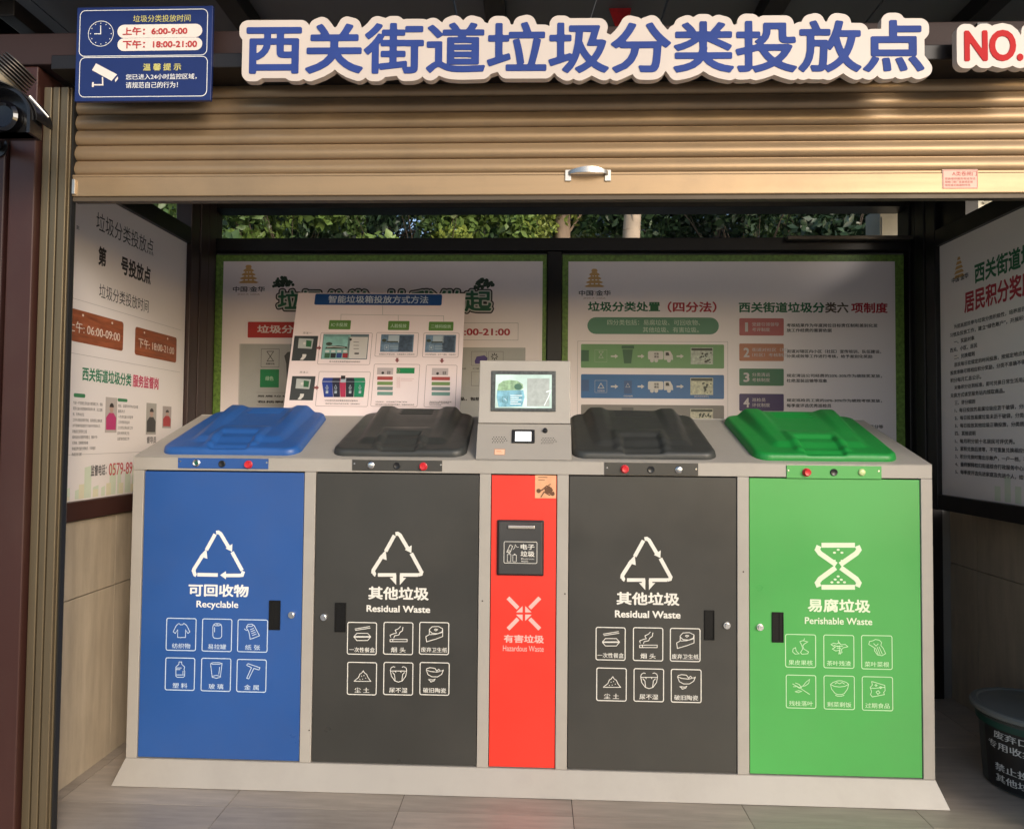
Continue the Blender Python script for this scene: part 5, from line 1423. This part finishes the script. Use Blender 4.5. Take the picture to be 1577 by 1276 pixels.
# ================================================================== OUTSIDE, BEHIND THE SHELTER
bxr = empty('equipment_box', (1.86, 1.45, 1.9))
EB = mat('pale_box_paint', (0.50, 0.47, 0.38), 0.55, var=0.12, scale=5, dirt=0.3)
MB().box(1.965, 2.17, 1.45, 1.62, 1.9, 2.62).build('cabinet_body', EB, bxr, bevel=0.004)
for a, b, c, d_ in ((1.973, 2.065, 2.30, 2.43), (2.071, 2.163, 2.30, 2.43), (1.973, 2.065, 2.435, 2.56), (2.071, 2.163, 2.435, 2.56)):
    MB().box(a, b, 1.443, 1.449, c, d_).build('panel', EB, bxr, bevel=0.002)
MB().box(1.94, 2.20, 1.47, 1.60, -0.03, 1.899).build('stand', BLK, bxr)
tag(bxr, 'pale equipment box with small panels seen through the slot at the back right', 'equipment box')
aq = front(1.30); a0_, a1_ = aq.uv(1488, 345), aq.uv(1620, 250)
ac = empty('air_conditioner', (a0_[0] + 0.3, 1.5, a0_[1]))
WP = mat('sunlit_white_casing', (0.72, 0.68, 0.55), 0.5, var=0.05)
MB().box(a0_[0], a1_[0], 1.302, 1.65, a0_[1] - 0.25, a1_[1]).build('casing', WP, ac, bevel=0.006)
for k in range(14):
    z = a0_[1] - 0.2 + k * 0.052
    MB().obox(Vector(((a0_[0] + a1_[0]) / 2 + 0.02, 1.299, z)), Vector((1, 0, 0)), Vector((0, -0.6, 0.8)), Vector((0, -0.8, -0.6)), -0.16, 0.18, 0, 0.022, 0, 0.003).build('louvre_slat', WP, ac)
for x_ in (a0_[0] + 0.05, a1_[0] - 0.12):
    MB().box(x_, x_ + 0.07, 1.34, 1.6, -0.03, a0_[1] - 0.252).build('leg', BLK, ac)
tag(ac, 'white louvred outdoor unit beyond the right wall, seen above the side notice', 'air conditioner')

# trees
def leaf_mesh(n, fn, size, m, name, parent):
    P = fn(n)
    d = rng.normal(size=(n, 3)); d /= np.linalg.norm(d, axis=1, keepdims=True)
    d[:, 2] -= 0.35; d /= np.linalg.norm(d, axis=1, keepdims=True)
    r = rng.normal(size=(n, 3)); t = np.cross(d, r); t /= np.linalg.norm(t, axis=1, keepdims=True)
    nn = np.cross(d, t)
    L = size * rng.uniform(0.6, 1.3, (n, 1)); w = L * rng.uniform(0.22, 0.34, (n, 1))
    a = P - d * L / 2; b = P + d * L / 2
    v = np.stack([a, P + t * w - nn * L * 0.06 - d * L * 0.08, b, P - t * w - nn * L * 0.06 - d * L * 0.08], 1).reshape(-1, 3) - np.array(WL[parent.name])
    me = bpy.data.meshes.new(name)
    me.vertices.add(4 * n); me.vertices.foreach_set('co', v.ravel())
    idx = np.arange(n)[:, None] * 4
    tri = np.concatenate([idx + [0, 1, 2], idx + [0, 2, 3]], 1).ravel()
    me.loops.add(6 * n); me.loops.foreach_set('vertex_index', tri)
    me.polygons.add(2 * n); me.polygons.foreach_set('loop_start', np.arange(2 * n) * 3); me.polygons.foreach_set('loop_total', np.full(2 * n, 3))
    me.update(); me.validate()
    me.materials.append(m)
    o = bpy.data.objects.new(name, me); COL.objects.link(o); o.parent = parent
    WL[o.name] = WL[parent.name]
    o['kind'] = 'stuff'
    return o
def leafmat(name, c):
    m = mat(name, c, 0.38, var=0.55, scale=3.0, rvar=0.1)
    b = m.node_tree.nodes['Principled BSDF']
    b.inputs['Transmission Weight'].default_value = 0.0
    b.inputs['Subsurface Weight'].default_value = 0.0
    return m
BARK = mat('bark', (0.30, 0.22, 0.155), 0.85, var=0.3, scale=18, stretch=(1, 1, 0.3), bump=0.6, bscale=40)
LG = [leafmat('leaf_fresh_green', (0.14, 0.22, 0.055)), leafmat('leaf_mid_green', (0.07, 0.125, 0.04)), leafmat('leaf_dark_green', (0.028, 0.055, 0.024)), leafmat('leaf_yellow_green', (0.20, 0.25, 0.05))]
def tree(x, y, r0, hgt, spread, cz, nleaf, size, mi, label, name='tree', lean=0.0, clumps=16, bark=BARK, group='trees behind the shelter'):
    root = empty(name, (x, y, -0.03))
    rr = random.Random(int(x * 100 + y * 1000))
    tr = MB(); prev = Vector((x, y, -0.03)); pr = r0
    for i in range(1, 8):
        q_ = Vector((x + lean * i / 7 + rr.uniform(-.02, .02), y + rr.uniform(-.02, .02), -0.03 + hgt * i / 7)); nr = r0 * (1 - 0.07 * i)
        tr.cyl(prev, q_, pr, nr, 14, cap=False); prev, pr = q_, nr
    cl = []
    for i in range(clumps):
        a = rr.uniform(0, 2 * math.pi); d_ = spread * rr.uniform(0.2, 1) ** 0.7
        c = Vector((x + lean + d_ * math.cos(a), y + d_ * math.sin(a) * 0.7, cz + rr.uniform(-0.75, 0.9)))
        cl.append((c, rr.uniform(0.28, 0.55) * spread * 0.55))
        st_ = Vector((x + lean * 0.8, y, min(c.z - 0.1, hgt * rr.uniform(0.6, 0.95))))
        md = (st_ + c) / 2 + Vector((0, 0, 0.1)); tr.cyl(st_, md, pr * 0.20, pr * 0.13, 6, cap=False); tr.cyl(md, c, pr * 0.13, pr * 0.05, 6, cap=False)
    tr.build('trunk', bark, root, smooth=True)
    C_ = np.array([c for c, _ in cl]); Rr = np.array([r_ for _, r_ in cl])
    def fn(n):
        k = rng.integers(0, len(C_), n); d = rng.normal(size=(n, 3)); d /= np.linalg.norm(d, axis=1, keepdims=True)
        return C_[k] + d * (Rr[k] * rng.uniform(0.15, 1.0, n) ** 0.6)[:, None]
    leaf_mesh(nleaf, fn, size, LG[mi], 'crown', root)
    tag(root, label, 'tree', group)
    return root
tx1 = front(3.0).uv(870, 350)[0]; tx2 = front(2.6).uv(970, 350)[0]
DBARK = mat('dark_bark', (0.075, 0.055, 0.04), 0.85, var=0.3, scale=18, bump=0.5, bscale=40)
tree(tx1, 3.0, 0.098, 4.0, 1.0, 4.4, 5000, 0.07, 1, 'tree with a rough pale trunk behind the middle of the slot', clumps=14)
PALE = mat('pale_bark', (0.46, 0.37, 0.28), 0.8, var=0.2, scale=10, bump=0.3)
tree(tx2 - 0.07, 2.6, 0.100, 4.0, 1.0, 4.4, 4000, 0.07, 2, 'leaning pale trunk right of the rough trunk behind the slot', lean=0.12, clumps=12, bark=PALE)
tree(-1.9, 2.6, 0.05, 2.6, 0.95, 2.75, 9000, 0.095, 0, 'broad-leaved bush with pale leaves behind the left end of the slot', name='bush', clumps=24, bark=DBARK)
tree(-0.9, 3.0, 0.05, 2.6, 0.9, 2.75, 9000, 0.085, 0, 'leafy bush behind the slot left of the rough trunk', name='bush', clumps=22, bark=DBARK)
tree(-0.15, 3.3, 0.05, 2.8, 0.8, 3.0, 12000, 0.05, 3, 'yellow-green fine-leaved bush just left of the rough trunk', name='bush', clumps=20, bark=DBARK)
tree(1.7, 2.9, 0.05, 2.6, 1.1, 2.95, 17000, 0.075, 2, 'dark evergreen behind the right half of the slot', clumps=34, bark=DBARK)
tree(2.7, 3.6, 0.07, 3.0, 1.0, 3.2, 7000, 0.07, 1, 'green tree behind the pale equipment box', clumps=26, bark=DBARK)
tree(-2.9, 2.2, 0.06, 2.8, 1.0, 2.8, 6000, 0.09, 1, 'mid green tree beyond the left side wall', clumps=26, bark=DBARK)
xg = front(3.4).uv(655, 350)[0]
tree(xg, 3.4, 0.05, 2.6, 0.7, 2.9, 6000, 0.06, 1, 'small dark-green bush with sky showing through left of the yellow-green bush', name='bush', clumps=16, bark=DBARK)
for i, (x, y) in enumerate(((-4.2, 6.0), (-2.0, 6.4), (0.2, 6.2), (2.4, 6.6), (4.6, 6.0))):
    tree(x, y, 0.10, 4.2, 1.8, 3.9, 14000, 0.11, (1, 2, 1, 2, 2)[i], ('leftmost of the', 'second from left of the', 'middle one of the', 'second from right of the', 'rightmost of the')[i] + ' five dark trees far behind the shelter', clumps=34, bark=DBARK, group='far trees behind the shelter')
hd_ = empty('hedge', (0, 4.6, -0.03))
def hf(n):
    return np.stack([rng.uniform(-6, 6, n), 4.6 + rng.normal(0, 0.35, n), rng.uniform(0, 3.0, n) + 0.15 * np.sin(rng.uniform(0, 60, n))], 1)
leaf_mesh(34000, hf, 0.09, LG[2], 'foliage', hd_)
hm2 = MB()
for k in range(40):
    x = -5.9 + k * 0.3; hm2.cyl((x, 4.6, -0.03), (x + 0.05, 4.62, 2.3), 0.02, 0.008, 7)
hm2.build('stems', BARK, hd_)
tag(hd_, 'long dark hedge running behind the shelter', 'hedge')
